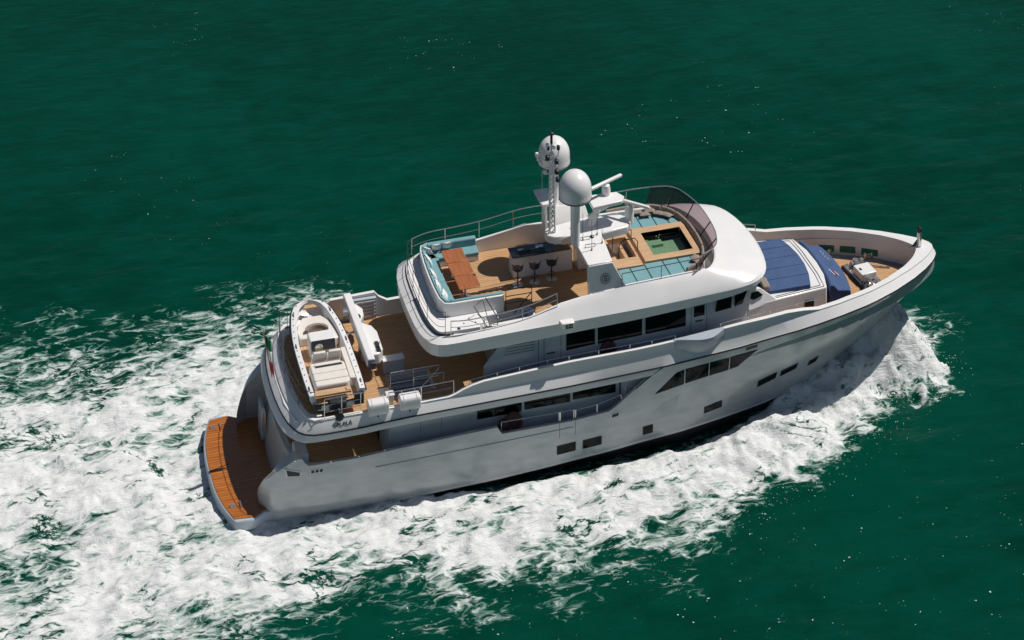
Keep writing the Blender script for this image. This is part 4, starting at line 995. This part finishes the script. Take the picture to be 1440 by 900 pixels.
# smoked windscreen leaning out round the forward end, steel rail on top
lo = [(18.4,2.86),(19.6,2.92),(20.6,2.86),(21.3,2.5),(21.75,1.7),(21.98,.6),(21.98,-.6),(21.85,-1.5),(21.5,-2.2),(20.9,-2.6)]
hi = [(18.6,2.9),(19.7,3.0),(20.9,2.95),(21.8,2.7),(22.25,1.85),(22.48,.7),(22.48,-.8),(22.3,-1.75),(21.95,-2.4),(21.3,-2.75)]
lo = smooth_path([(x,y,7.22) for x,y in lo], 4); hi = smooth_path([(x,y,7.92) for x,y in hi], 4)
mb = MB(); mb.loft([[a,b] for a,b in zip(lo[8:],hi[8:])], flip=True); ws = mb.build('windscreen', M['screen'], sd, ang=60)
mb = MB(); mb.tube(hi, .022, n=6); mb.tube(hi[:1]+[(17.5,2.86,7.85),(16.4,2.84,7.8)], .02, n=6)
for k in (0,4): mb.tube([lo[k],hi[k]], .022, n=6)
mb.build('rail', M['steel'], ws)
mb = MB(); mb.tube(lo[4:], .02, n=6)
for k in range(8, len(lo), 5): mb.tube([lo[k],hi[k]], .026, n=6)
mb.build('mullion', M['black'], ws)

# ------------------------------------------------------------------ mast
mb = MB()
def q(pts, d=.0): return pts
# sloping A-frame legs either side, from the bulwark up to the dome shoulders
for s_ in (-1, 1):
    A = [(16.1,2.72,6.75),(17.85,2.72,6.95),(17.75,2.2,6.5),(16.2,2.2,6.4)]
    B = [(16.07,2.66,8.14),(17.2,2.64,8.16),(17.2,2.3,7.95),(16.1,2.3,7.95)]
    Cc = [(15.75,1.2,8.74),(17.1,1.1,8.76),(17.1,.95,8.45),(15.8,.95,8.45)]
    Dd = [(15.4,.7,8.3),(17.2,.7,8.3),(17.2,.6,8.0),(15.5,.6,8.0)]
    for a, b in ((A,B),(B,Cc),(Cc,Dd)):
        f = [(x,y*s_,z) for x,y,z in a]; g = [(x,y*s_,z) for x,y,z in b]
        mb.hexa(f if s_ > 0 else f[::-1], g if s_ > 0 else g[::-1])
mb.prism([(14.95,-.2),(15.2,-.42),(16.2,-.6),(17.4,-.7),(18.6,-.5),(18.95,0),(18.6,.5),(17.4,.7),(16.2,.6),(15.2,.42),(14.95,.2)], 7.98, 8.32)
mb.box(16.5, 17.2, .2, 1.0, 6.3, 7.75)
mast = mb.build('mast', M['white'], Y, bevel=.06, seg=3, ang=40)
# lattice pole
mb = MB(); mx_, my_ = 15.22, .0; ZT_ = 12.15
for dx, dy in ((-.12,-.10),(.14,-.10),(.0,.14)): mb.tube([(mx_+dx,my_+dy,8.2),(mx_+dx*.55-.02,my_+dy*.55,ZT_-.3)], .05, n=8, r1=.035)
for k in range(17):
    z = 8.3+k*.21; a = 1-.45*(z-8)/3.9
    mb.tube([(mx_-.12*a,my_-.10*a,z),(mx_+.14*a,my_-.10*a,z+.16)], .03, n=5); mb.tube([(mx_+.14*a,my_-.10*a,z+.1),(mx_,my_+.14*a,z+.2)], .02, n=5)
mb.tube([(mx_,my_,ZT_-.4),(mx_,my_,ZT_+.1)], .045, n=8); mb.build('lattice_pole', M['white'], mast)
mb = MB(); mb.tube([(mx_,my_,ZT_+.05),(mx_,my_,ZT_+.5)], .06, n=8); mb.lathe((mx_,my_,ZT_+.42), [(.05,0),(.11,.03),(.11,.12),(.04,.16)], 10)
mb.tube([(mx_,my_,ZT_+.52),(mx_+.1,my_,ZT_+.64),(mx_+.4,my_,ZT_+.80),(mx_+.52,my_,ZT_+.72)], .024, n=6); mb.build('wind_sensor', M['black'], mast)
mb = MB()
for dx, dy, dz, s in ((-.2,-.06,11.62,.10),(.30,-.05,12.0,.08),(.24,-.05,10.95,.11),(.22,-.05,11.4,.10),(-.16,-.05,12.05,.07),(.26,-.05,10.6,.09)): mb.lathe((mx_+dx,my_+dy,dz-.1), [(s*.6,0),(s,.03),(s,.18),(s*.5,.22)], 10)
mb.build('navigation_light', M['black'], mast, split=True)
mb = MB()
mb.tube([(mx_-.66,my_,11.75),(mx_-.2,my_,11.45),(mx_+.3,my_,11.6),(mx_+.36,my_,12.0)], .028, n=6); mb.tube([(mx_-.3,my_,10.9),(mx_+.34,my_,10.9)], .025, n=6); mb.tube([(mx_-.25,my_,11.15),(mx_+.3,my_,11.2)], .02, n=6)
for dx, dz in ((-.68,11.82),(-.60,11.62),(-.50,11.44),(-.20,12.15),(-.30,11.0),(.12,12.05)): mb.lathe((mx_+dx,my_-.02,dz-.08), [(.07,0),(.085,.06),(.07,.16),(.0,.2)], 10)
mb.tube([(mx_-.35,my_+.3,8.4),(mx_-.33,my_+.3,10.9)], .012, n=5)
mb.build('mast_crossarm', M['white'], mast)
for s_ in (-1, 1):
    c = (15.82, 1.6*s_, .38 if s_ < 0 else .24)
    prof = [(.20,8.55),(.20,9.9),(.30,10.02),(.52,10.10),(.67,10.16),(.712,10.22),(.722,10.32),(.712,10.38),(.710,10.52),(.71,10.62)]
    for k in range(1, 9): a = k/8*math.pi/2; prof.append((.71*math.cos(a) if k < 8 else .0, 10.62+.75*math.sin(a)))
    mb = MB(); mb.lathe(c, [(r, z) for r, z in prof[3:]], 40); d = mb.build('satellite_dome', M['white'], mast, ang=40)
    mb = MB(); mb.lathe(c, [(.21,8.2),(.205,9.7),(.22,9.95),(.34,10.06),(.5,10.1)], 24); mb.build('dome_pedestal', M['white'], d)
    mb = MB(); mb.lathe(c, [(.714,10.19),(.728,10.21),(.728,10.235),(.714,10.25)], 40); mb.build('dome_seam', M['dark'], d)
mb = MB(); mb.box(14.95,15.6,.6,1.9,9.1,9.22); mb.tube([(15.2,1.0,7.9),(15.2,1.0,9.1)], .12, n=10); mb.build('mast_platform', M['white'], mast, bevel=.03)
# radars
def radar(c, ang, L, name, zped):
    mb = MB(); mb.obox(c, (L,.16,.13), rz=ang); r = mb.build('radar_scanner', M['white'], mast, bevel=.05, seg=4)
    mb = MB(); mb.lathe((c[0],c[1],0), [(.2,zped),(.2,c[2]-.3),(.16,c[2]-.12),(.08,c[2]-.07)], 20); mb.build('radar_pedestal', M['white'], r)
radar((17.88,.42,9.90), .42, 1.85, 'radar_scanner', 9.35)
radar((18.85,.05,9.05), -.75, 1.95, 'radar_scanner', 8.2)
mb = MB(); mb.prism([(17.0,-.45),(18.4,-.28),(18.62,.05),(18.4,.5),(17.0,.55)], 9.2, 9.36); mb.tube([(17.0,.0,8.2),(17.5,.1,9.25)], .16, n=10); mb.tube([(16.9,.0,8.7),(18.3,.1,9.22)], .09, n=8); mb.build('radar_bracket', M['white'], mast, bevel=.05, seg=3)
# whip aerials and handles on the starboard shoulder
mb = MB()
for x, y, h in ((16.2,-1.5,1.15),(16.45,-2.0,1.35),(16.9,-1.35,.9),(17.0,-1.75,.6)):
    z = 8.74-.41*(abs(y)-1.2); mb.tube([(x,y,z),(x,y,z+h)], .011, n=5); mb.lathe((x,y,z-.01), [(.03,0),(.03,.08),(.01,.1)], 8)
mb.lathe((16.65,-1.4,8.62), [(.09,0),(.09,.06),(.03,.1)], 10)
mb.tube([(16.1,-1.5,8.6),(16.1,-1.5,8.74),(16.5,-1.5,8.74),(16.5,-1.5,8.6)], .015, n=5); mb.tube([(16.2,-1.85,8.45),(16.2,-1.85,8.6),(16.65,-1.85,8.6),(16.65,-1.85,8.45)], .015, n=5)
mb.build('aerial', M['dark'], mast)
# round emblem on the starboard leg: rings and an S
eN = Vector((0,-1.0,.045)).normalized(); eC = Vector((16.84,-2.706,7.52)); ex = Vector((1,0,0)); ey = Vector((0,.045,1)).normalized()
mb = MB()
for r in (.225,.15): mb.tube([eC+eN*.012+(ex*math.cos(a)+ey*math.sin(a))*r for a in np.linspace(0,2*math.pi,29)[:-1]], .011, n=5, closed=True)
mb.tube([eC+eN*.012+ex*(.06*math.cos(a))+ey*(.045+.045*math.sin(a)) for a in np.linspace(.3,1.5*math.pi,10)]+[eC+eN*.012+ex*(.06*math.cos(a))+ey*(-.045+.045*math.sin(a)) for a in np.linspace(.5*math.pi,-.85*math.pi,10)], .014, n=5)
mb.build('emblem', M['emblem'], mast)
# ------------------------------------------------------------------ foredeck lounge
mb = MB()
tb = [(23.4,2.62),(27.45,1.98),(27.72,1.0),(27.78,0),(27.72,-1.0),(27.45,-1.98),(23.4,-2.62)]
ztr = lambda x, y: 5.18-.03*(x-24)
mb.prism(tb[::-1], 3.88, ztr)
trunk = mb.build('foredeck_lounge', M['white'], Y, bevel=.06, seg=3)
for s_ in (-1, 1):          # cheeks that rise under the wheelhouse brow, with a small window each
    mb = MB(); a = [(23.45,2.66,5.0),(24.95,2.36,5.1),(24.9,2.2,5.1),(23.45,2.3,5.0)]; b = [(23.5,2.42,5.82),(24.15,2.28,5.72),(24.1,2.15,5.7),(23.5,2.1,5.8)]
    f = [(x,y*s_,z) for x,y,z in a]; g = [(x,y*s_,z) for x,y,z in b]
    mb.hexa(f if s_ > 0 else f[::-1], g if s_ > 0 else g[::-1]); ch = mb.build('lounge_cheek', M['white'], trunk, bevel=.03)
    mb = MB(); P = [(23.66,2.475,5.66),(23.6,2.535,5.46),(23.75,2.545,5.40),(24.22,2.43,5.48),(23.98,2.40,5.68)]
    A = [(x,(y+.018)*s_,z+.01) for x,y,z in P]; B = [(x,(y-.03)*s_,z-.01) for x,y,z in P]
    mb.hexa(B if s_ < 0 else A, A if s_ < 0 else B); mb.build('cheek_window', M['glass'], ch, smooth=False)
mb = MB()
for dx, dy in ((0,0),(.14,.12)):
    mb.tube([(24.9,-2.18-dy*.9,5.165),(27.2+dx,-1.82-dy,5.10),(27.3+dx,-.9,5.096),(27.3+dx,.9,5.096),(27.2+dx,1.82+dy,5.10),(24.9,2.18+dy*.9,5.165)], .012, n=4)
mb.build('hatch_seam', M['dark'], trunk, split=True)
mb = MB(); mb.box(26.3,26.75,-2.19,-2.13,4.36,4.74); mb.build('lounge_port', M['black'], trunk, bevel=.02)
sp_ = empty('sun_pad', (25.8,0,5.15), 'navy blue sun pad in five strips below the wheelhouse brow', 'sun pad')
e5 = [-1.98,-1.15,-.38,.38,1.15,1.8]
def xf(y): return 27.06-.10*y*y
def xa(y): return 24.25
strips(sp_, [[(xa(a),a+.012),(xf(a+.012),a+.012),(xf(b-.012),b-.012),(xa(b),b-.012)] for a,b in zip(e5,e5[1:])], 5.12, 5.30, M['blue'])
o = MB(); o.obox((24.62,-1.62,5.43), (.34,.75,.24), rz=-.1); o = o.build('bolster', M['taupe'], None, bevel=.07, seg=4)
o.location = (0,0,0); tag(o, 'grey bolster cushion on the starboard aft corner of the blue sun pad', 'cushion')
# covered sofa in front of the lounge
mb = MB(); rings = []
for k in range(13):
    y = -1.85+3.7*k/12; b = -.16*(y/1.85)**2; e = .05 if k in (0,12) else 0
    rings.append([(27.82+b,y,4.3),(27.80+b,y,5.02-e),(27.88+b,y,5.07-e),(28.02+b,y,5.03-e),(28.22+b,y,4.80-e),(28.5+b,y,4.76-e),(28.84+b*1.6,y,4.72-e),(28.92+b*1.6,y,4.66-e),(28.93+b*1.6,y,4.3)])
mb.loft(rings, closed=True, caps=True); cov = mb.build('sofa_cover', M['blue'], None, bevel=.03, seg=2, ang=60)
tag(cov, 'fitted navy blue cover over the foredeck sofa, with a small flag emblem', 'cover')
mb = MB(); mb.box(27.75,28.75,-1.75,1.75,3.88,4.32); mb.build('foredeck_sofa', M['taupe'], Y, bevel=.04)
mb = MB(); mb.obox((28.30,-.55,4.80), (.035,.5,.012), rz=.18, ry=.12); mb.build('flag_mark', M['flagwhite'], cov, smooth=False)
mb = MB(); mb.obox((28.40,-.62,4.79), (.03,.42,.012), rz=.18, ry=.12); mb.build('flag_mark', M['red'], cov, smooth=False)
mb = MB(); mb.obox((28.48,-.68,4.78), (.03,.36,.012), rz=.18, ry=.12); mb.build('flag_mark', M['flagwhite'], cov, smooth=False)
mb = MB(); mb.tube([(28.42+.07*math.sin(k*1.9)+.012*k, 1.2-.055*k, 4.795-.003*k) for k in range(15)], .011, n=4); mb.build('script_emblem', M['flagwhite'], cov)
# anchor windlass
mb = MB(); mb.obox((30.12,.1,3.96), (1.12,2.15,.10), rz=.12); wl = mb.build('anchor_windlass', M['black'], Y, bevel=.08, seg=3)
mb = MB(); mb.obox((30.14,.1,4.012), (.98,2.0,.03), rz=.12); mb.build('chain_plate', M['steel'], wl, bevel=.02)
mb = MB(); mb.obox((30.15,-.02,4.22), (.78,.82,.34), rz=.12); b_ = mb.build('lid', M['white'], wl, bevel=.04, seg=3)
mb = MB(); mb.obox((29.92,-.04,4.395), (.10,.16,.02), rz=.12); mb.build('latch', M['dark'], b_)
mb = MB(); mc = MB(); rnd = random.Random(4)
for s_ in (-1, 1):
    cy = .1+s_*.72
    mb.lathe((30.05,cy,4.03), [(.17,0),(.17,.05),(.09,.1),(.09,.2),(.16,.26),(.14,.32),(0,.33)], 18)
    mb.lathe((30.4,cy+.1*s_,4.03), [(.10,0),(.06,.06),(.06,.2),(.10,.24),(0,.25)], 14)
    for k in range(26):
        x, y = 29.72+rnd.random()*.85, cy+(rnd.random()-.5)*.5; a = rnd.random()*3
        (mb if k % 2 else mc).tube([(x-.08*math.cos(a),y-.08*math.sin(a),4.04),(x,y,4.10+.06*rnd.random()),(x+.08*math.cos(a),y+.08*math.sin(a),4.04)], .024, n=5)
    mb.tube([(30.6,cy,4.02),(31.0,cy*.85,3.96),(31.6,cy*.55,3.95)], .03, n=6)
mb.build('chain_wheel', M['steel'], wl, split=True); mc.build('chain', M['dark'], wl)
# bollards beside the foredeck bulwark and jackstaff on the stem
for s_ in (-1, 1):
    for x in (29.2, 31.0):
        mb = MB(); y = s_*(I(x, YB)-.72)
        for d in (-.16, .16): mb.lathe((x+d,y,3.9), [(.07,0),(.06,.2),(.09,.24),(0,.26)], 12)
        mb.tube([(x-.28,y,4.06),(x+.28,y,4.06)], .035, n=6); mb.build('mooring_bollard', M['steel'], Y)
mb = MB(); mb.lathe((32.86,0,5.0), [(.11,0),(.10,.62),(0,.63)], 16); mb.hexa([(32.2,-.05,5.0),(32.8,-.08,5.0),(32.8,.08,5.0),(32.2,.05,5.0)], [(32.7,-.03,5.02),(32.8,-.05,5.4),(32.8,.05,5.4),(32.7,.03,5.02)])
js = mb.build('jackstaff', M['steel'], Y, bevel=.015)
mb = MB(); mb.lathe((32.86,0,5.62), [(.10,0),(.115,.04),(.115,.18),(.06,.24),(0,.25)], 14); mb.build('bow_light', M['black'], js)

# ------------------------------------------------------------------ aft deck: tender, crane, rafts, flag
T = empty('tender_boat', (4.98,0,ZUP), 'white open tender stored athwartships on the aft deck, bow to port', 'tender')
GW = [(-3.1,1.17),(-2.2,1.2),(-1,1.2),(.2,1.19),(1.2,1.12),(2.0,1.0),(2.6,.86),(2.95,.70),(3.1,.56),(3.2,.40),(3.26,.22),(3.28,0)]
GZ = [(-3.1,4.86),(0,4.92),(2,5.02),(3.3,5.1)]
ty = [-3.1,-2.6,-2,-1.4,-.8,-.2,.4,.9,1.4,1.8,2.2,2.5,2.75,2.95,3.1,3.2,3.26,3.28]
TX = 4.98
def tw(y): return I(y, GW)
mb = MB(); rings = []
for y in ty:
    h = tw(y); zg = I(y, GZ); k = max(0, (y-.5)/2.78); yo = y
    row = []
    for s_ in (-1, 1):
        pts = [(0,4.05+.55*k**2),(h*.72,4.25+.5*k**2),(h*.93,4.55+.25*k),(h+.02,zg-.12),(h+.02,zg-.04),(h,zg),(max(0,h-.22),zg+.015),(max(0,h-.25),zg-.06),(max(0,h-.28),4.48 if y < 2.75 else zg-.08)]
        pts = [(TX+s_*a, y-(.25*k**2*(1-min(1,(b-4.1)/.8))), b) for a, b in pts]
        row += pts[::-1] if s_ < 0 else pts[1:]
    rings.append(row)
mb.loft(rings, caps=False, flip=True)
mb.add(rings[0][8-8:][0:17], [tuple(range(17))])
th_ = mb.build('hull', M['white'], T, ang=40, bevel=.01, seg=1)
fl = [(TX-tw(y)+.2, y) for y in ty if y < 2.8]+[(TX+tw(y)-.2, y) for y in ty[::-1] if y < 2.8]
mb = MB(); mb.prism(fl[::-1], 4.42, 4.49); mb.build('cockpit_sole', M['teakcross'], T)
mb = MB()
for s_ in (-1,1): mb.tube([(TX+s_*(tw(y)+.045), y, I(y,GZ)-.08) for y in ty[:-1]]+[(TX,3.33,5.02)], .04, n=6)
mb.build('fender_strip', M['black'], T, split=True)
mb = MB()
for s_ in (-1,1):
    for y in np.arange(-2.9,3.1,.42): mb.lathe((TX+s_*(tw(y)-.09), y, I(y,GZ)+.012), [(.024,0),(.024,.02),(0,.025)], 8)
    for y in (-2.6,.3,2.4): mb.tube([(TX+s_*(tw(y)-.09),y-.12,I(y,GZ)+.02),(TX+s_*(tw(y)-.09),y,I(y,GZ)+.07),(TX+s_*(tw(y)-.09),y+.12,I(y,GZ)+.02)], .02, n=5)
mb.build('cleat', M['dark'], T, split=True)
def tprism(name, poly, z0, z1, m, bev=.05, par=None):
    mb = MB(); mb.prism([(TX+x,y) for x,y in poly], z0, z1); return mb.build(name, m, par or T, bevel=bev, seg=3, ang=50)
tprism('bow_step', [(-.32,2.78),(.32,2.78),(.2,3.0),(-.2,3.0)], 4.98, 5.06, M['teaktrim'], .02)
u = [(-.78,1.0),(-.82,1.55),(-.68,2.05),(-.42,2.5),(.42,2.5),(.68,2.05),(.82,1.55),(.85,.7),(.38,.7),(.38,1.35),(.22,1.62),(-.22,1.62),(-.38,1.35),(-.38,1.0)]
tprism('bow_seat', u[::-1], 4.48, 4.82, M['cream'], .05)
mb = MB(); rings = []
for a in np.linspace(.0, math.pi, 11):
    c, s_ = math.cos(a), math.sin(a); rings.append([(TX+.52*c,1.28+.42*s_,4.82),(TX+.52*c,1.28+.42*s_,5.0),(TX+.40*c,1.28+.30*s_,4.98),(TX+.36*c,1.28+.27*s_,4.82)])
mb.loft(rings, closed=True, caps=True); mb.build('bow_backrest', M['taupe'], T, bevel=.02)
tprism('console', [(-.55,.05),(.62,.05),(.62,.75),(-.55,.75)], 4.48, 5.22, M['white'], .07)
mb = MB(); mb.hexa([(TX-.5,-.16,4.9),(TX+.55,-.16,4.9),(TX+.55,.03,4.95),(TX-.5,.03,4.95)],[(TX-.5,-.08,5.0),(TX+.55,-.08,5.0),(TX+.55,.04,5.24),(TX-.5,.04,5.24)]); cons = mb.build('dashboard', M['dark'], T, bevel=.02)
mb = MB(); mb.lathe((TX-.2,-.2,5.05), [(.16,-.01),(.18,0),(.16,.02)], 16, axis='Y'); mb.build('steering_wheel', M['steel'], cons)
for x in (-.33,.33):
    o = tprism('helm_seat', [(x-.28,-.85),(x+.28,-.85),(x+.28,-.42),(x-.28,-.42)], 4.5, 4.98, M['cream'], .06)
    mb = MB(); mb.obox((TX+x,-.86,5.12), (.54,.14,.36), rx=.15); mb.build('seat_back', M['cream'], o, bevel=.05, seg=3)
tprism('engine_sun_pad', [(-.82,-2.62),(.55,-2.62),(.68,-2.45),(.68,-1.25),(.55,-1.08),(-.82,-1.08)], 4.48, 4.96, M['cream'], .07)
mb = MB()
mb.tube([(TX-.6,-1.28,4.97),(TX-.58,-1.28,5.1),(TX+.5,-1.28,5.1),(TX+.52,-1.28,4.97)], .022); mb.build('grab_rail', M['steel'], T)
mb = MB(); mb.box(TX-.6,TX+.55,-1.42,-1.34,4.955,4.985); mb.box(TX-.80,TX+.66,-2.3,-2.285,4.955,4.968); mb.box(TX-.80,TX+.66,-1.8,-1.79,4.955,4.966); mb.build('pad_seam', M['dark'], T, split=True)
tprism('stern_step', [(-.9,-3.02),(.62,-3.02),(.62,-2.68),(-.9,-2.68)], 4.72, 4.80, M['teaktrim'], .02)
tprism('side_seat', [(.72,-2.3),(.95,-2.3),(.95,-.1),(.74,-.1)], 4.48, 4.88, M['cream'], .04)
mb = MB()
mb.box(TX-.35,TX+.35,-3.32,-3.0,4.2,4.6); mb.tube([(TX,-3.3,4.3),(TX,-3.55,4.15)], .07); mb.lathe((TX,-3.58,4.12), [(.05,-.02),(.2,0),(.05,.03)], 8, axis='Y'); mb.box(TX+.7,TX+1.1,-3.25,-3.08,4.3,4.75); mb.box(TX-1.05,TX-.7,-3.25,-3.08,4.35,4.6)
mb.build('stern_drive', M['dark'], T, bevel=.02, split=True)
mb = MB(); mb.tube([(TX+.62,-2.95,4.85),(TX+.62,-2.95,5.15),(TX+.62,-2.75,5.15)], .02); mb.build('ladder', M['steel'], T)
mb = MB()
for y in (-1.9,.0,1.8): mb.hexa([(TX-.8,y-.1,ZUP),(TX+.8,y-.1,ZUP),(TX+.8,y+.1,ZUP),(TX-.8,y+.1,ZUP)],[(TX-.9,y-.06,4.3),(TX+.9,y-.06,4.3),(TX+.9,y+.06,4.3),(TX-.9,y+.06,4.3)])
mb.build('tender_cradle', M['dark'], updk, split=True)

# deck crane lying across the deck forward of the tender
mb = MB(); mb.hexa([(6.50,-1.95,4.95),(6.86,-1.95,4.95),(6.84,2.95,4.95),(6.46,2.95,4.95)],[(6.52,-1.95,5.3),(6.84,-1.95,5.3),(6.82,2.95,5.34),(6.48,2.95,5.34)])
cr_ = mb.build('deck_crane', M['white'], Y, bevel=.05, seg=3)
mb = MB(); mb.prism([(6.86,-1.2),(7.2,-1.2),(7.42,-.9),(7.45,.4),(7.3,.9),(7.05,1.1),(6.9,1.3),(7.15,1.7),(7.2,2.2),(7.0,2.6),(6.84,2.7)][::1], 4.55, 5.0); mb.prism([(6.7,.2),(7.3,.2),(7.3,.8),(6.7,.8)], ZUP, 4.6); mb.build('crane_base', M['white'], cr_, bevel=.06, seg=3)
mb = MB(); mb.box(6.53,6.83,-2.2,-1.955,4.98,5.26); mb.build('crane_head', M['emblem'], cr_, bevel=.03)
mb = MB(); mb.lathe((6.42,1.8,5.12), [(0,-.2),(.2,-.18),(.2,.0),(0,.02)], 16, axis='X'); mb.tube([(6.68,-2.1,5.0),(6.68,-2.1,4.5)], .02); mb.tube([(6.2,.6,4.2),(6.2,.6,4.95),(6.5,.6,5.0)], .05); mb.build('crane_hook', M['steel'], cr_, split=True)
mb = MB(); mb.box(7.15,7.3,-1.1,-.4,5.0,5.06); mb.tube([(7.2,-1.0,5.0),(7.2,-1.0,5.18),(7.3,-.7,5.18)], .025); mb.build('crane_valve', M['dark'], cr_)
# life rafts in canisters hung on the starboard rail
def raft(x, label):
    r = empty('life_raft', (x,-3.48,4.0), label, 'life raft', 'white life raft canisters on the starboard rail')
    mb = MB(); rings = []
    for k in range(2):
        xx = x-.44+.88*k; ring = []
        for a in np.linspace(0, 2*math.pi, 25)[:-1]:
            c, s_ = math.cos(a), math.sin(a); ring.append((xx, -3.46+.27*math.copysign(abs(c)**.5,c), 4.22+.27*math.copysign(abs(s_)**.5,s_)))
        rings.append(ring)
    mb.loft(rings, closed=True, caps=True); mb.build('canister', M['white'], r, bevel=.05, seg=4)
    mb = MB()
    for dx in (-.28,.28): mb.box(x+dx-.02,x+dx+.02,-3.745,-3.2,3.93,4.5) if False else mb.tube([(x+dx,-3.19,4.0),(x+dx,-3.19,4.5),(x+dx,-3.735,4.5),(x+dx,-3.735,4.0)], .009, n=5)
    mb.build('strap', M['boot'], r, split=True)
    mb = MB(); mb.box(x-.4,x+.4,-3.5,-3.25,3.88,3.96); mb.lathe((x-.05,-3.735,3.98), [(0,-.03),(.035,-.03),(.035,.01),(0,.01)], 10, axis='Y'); mb.build('cradle', M['dark'], r)
raft(6.62, 'white life raft canister on the starboard rail, the one nearer the stern')
raft(7.98, 'white life raft canister on the starboard rail, the one nearer the bow')
# lifebuoys in dark red covers
def buoy(x, y, z, r0, label, lean):
    r = empty('lifebuoy', (x,y,z), label, 'lifebuoy', 'lifebuoys in dark red covers')
    mb = MB(); rings = []
    for a in np.linspace(0, 2*math.pi, 25):
        c = Vector((math.cos(a), math.sin(a)*lean, math.sin(a)))
        rings.append([Vector((x,y,z))+c*(r0+.085*math.cos(b))+Vector((0,.085*math.sin(b),0)) for b in np.linspace(0,2*math.pi,11)[:-1]])
    mb.loft(rings, closed=True); mb.build('ring', M['maroon'], r, ang=80)
    mb = MB(); mb.lathe((x,y,z), [(0,-.02),(r0,-.02),(r0,.02),(0,.02)], 20, axis='Y'); mb.build('cover', M['maroon'], r)
buoy(16.86, -3.05, 4.62, .30, 'dark red covered lifebuoy on the upper side deck below the long windows', .1)
buoy(12.55, -3.28, 2.42, .33, 'dark red covered lifebuoy at the aft end of the main deck side rail', .1)
mb = MB(); mb.lathe((12.1,-3.3,2.42), [(0,-.1),(.19,-.09),(.22,0),(.19,.09),(0,.1)], 16, axis='Y'); o = mb.build('heaving_line_bag', M['maroon'], None)
tag(o, 'round dark red bag just aft of the lower lifebuoy', 'bag')
# ensign on its raked staff
F = empty('ensign', (2.78,.1,4.0), 'green white and red ensign drooping from a raked staff at the stern rail', 'flag')
mb = MB(); mb.tube([(2.80,.1,3.95),(2.42,.1,6.0)], .022, n=8); mb.lathe((2.42,.1,6.0), [(.0,-.02),(.035,0),(.0,.05)], 8); mb.build('staff', M['varnish'], F)
for i, m in enumerate(('green','flagwhite','red')):
    mb = MB(); rings = []
    n0 = 9
    for k in range(n0):
        t = (i+k/(n0-1))/3
        rr = []
        for j in range(9):
            s_ = j/8; wv_ = .05*math.sin(9*s_+5*t)*(.3+t)
            w_ = .30*(1-.45*t)
            bx = 2.47+.28*t; bz = 5.80-1.55*t
            rr.append((bx+.30*s_*(1-.55*t)+wv_*.3, .06+.09*math.sin(7*s_+3*t), bz-.28*s_))
        rings.append(rr)
    mb.loft(rings); o = mb.build('flag_cloth', M[m], F, ang=80)
    so_ = o.modifiers.new('thickness','SOLIDIFY'); so_.thickness = .008
# louvred locker against the port bulwark and small gear on the aft deck
mb = MB(); mb.box(6.95,8.05,3.18,3.36,ZUP,4.78); lv = mb.build('louvred_locker', M['greyblue'], updk, bevel=.02)
for k in range(5):
    mb = MB(); mb.box(7.0,8.0,3.155,3.185,4.0+.15*k,4.07+.15*k); mb.build('louvre', M['boot'], lv)
bx = empty('deck_box', (7.25,-2.85,ZUP), 'small white deck box between the life rafts and the companionway', 'box')
mb = MB(); mb.box(7.12,7.42,-3.0,-2.72,ZUP,4.25); mb.build('body', M['white'], bx, bevel=.03, seg=3)
mb = MB(); mb.box(7.09,7.45,-3.03,-2.69,4.255,4.30); mb.build('lid', M['boot'], bx, bevel=.015)
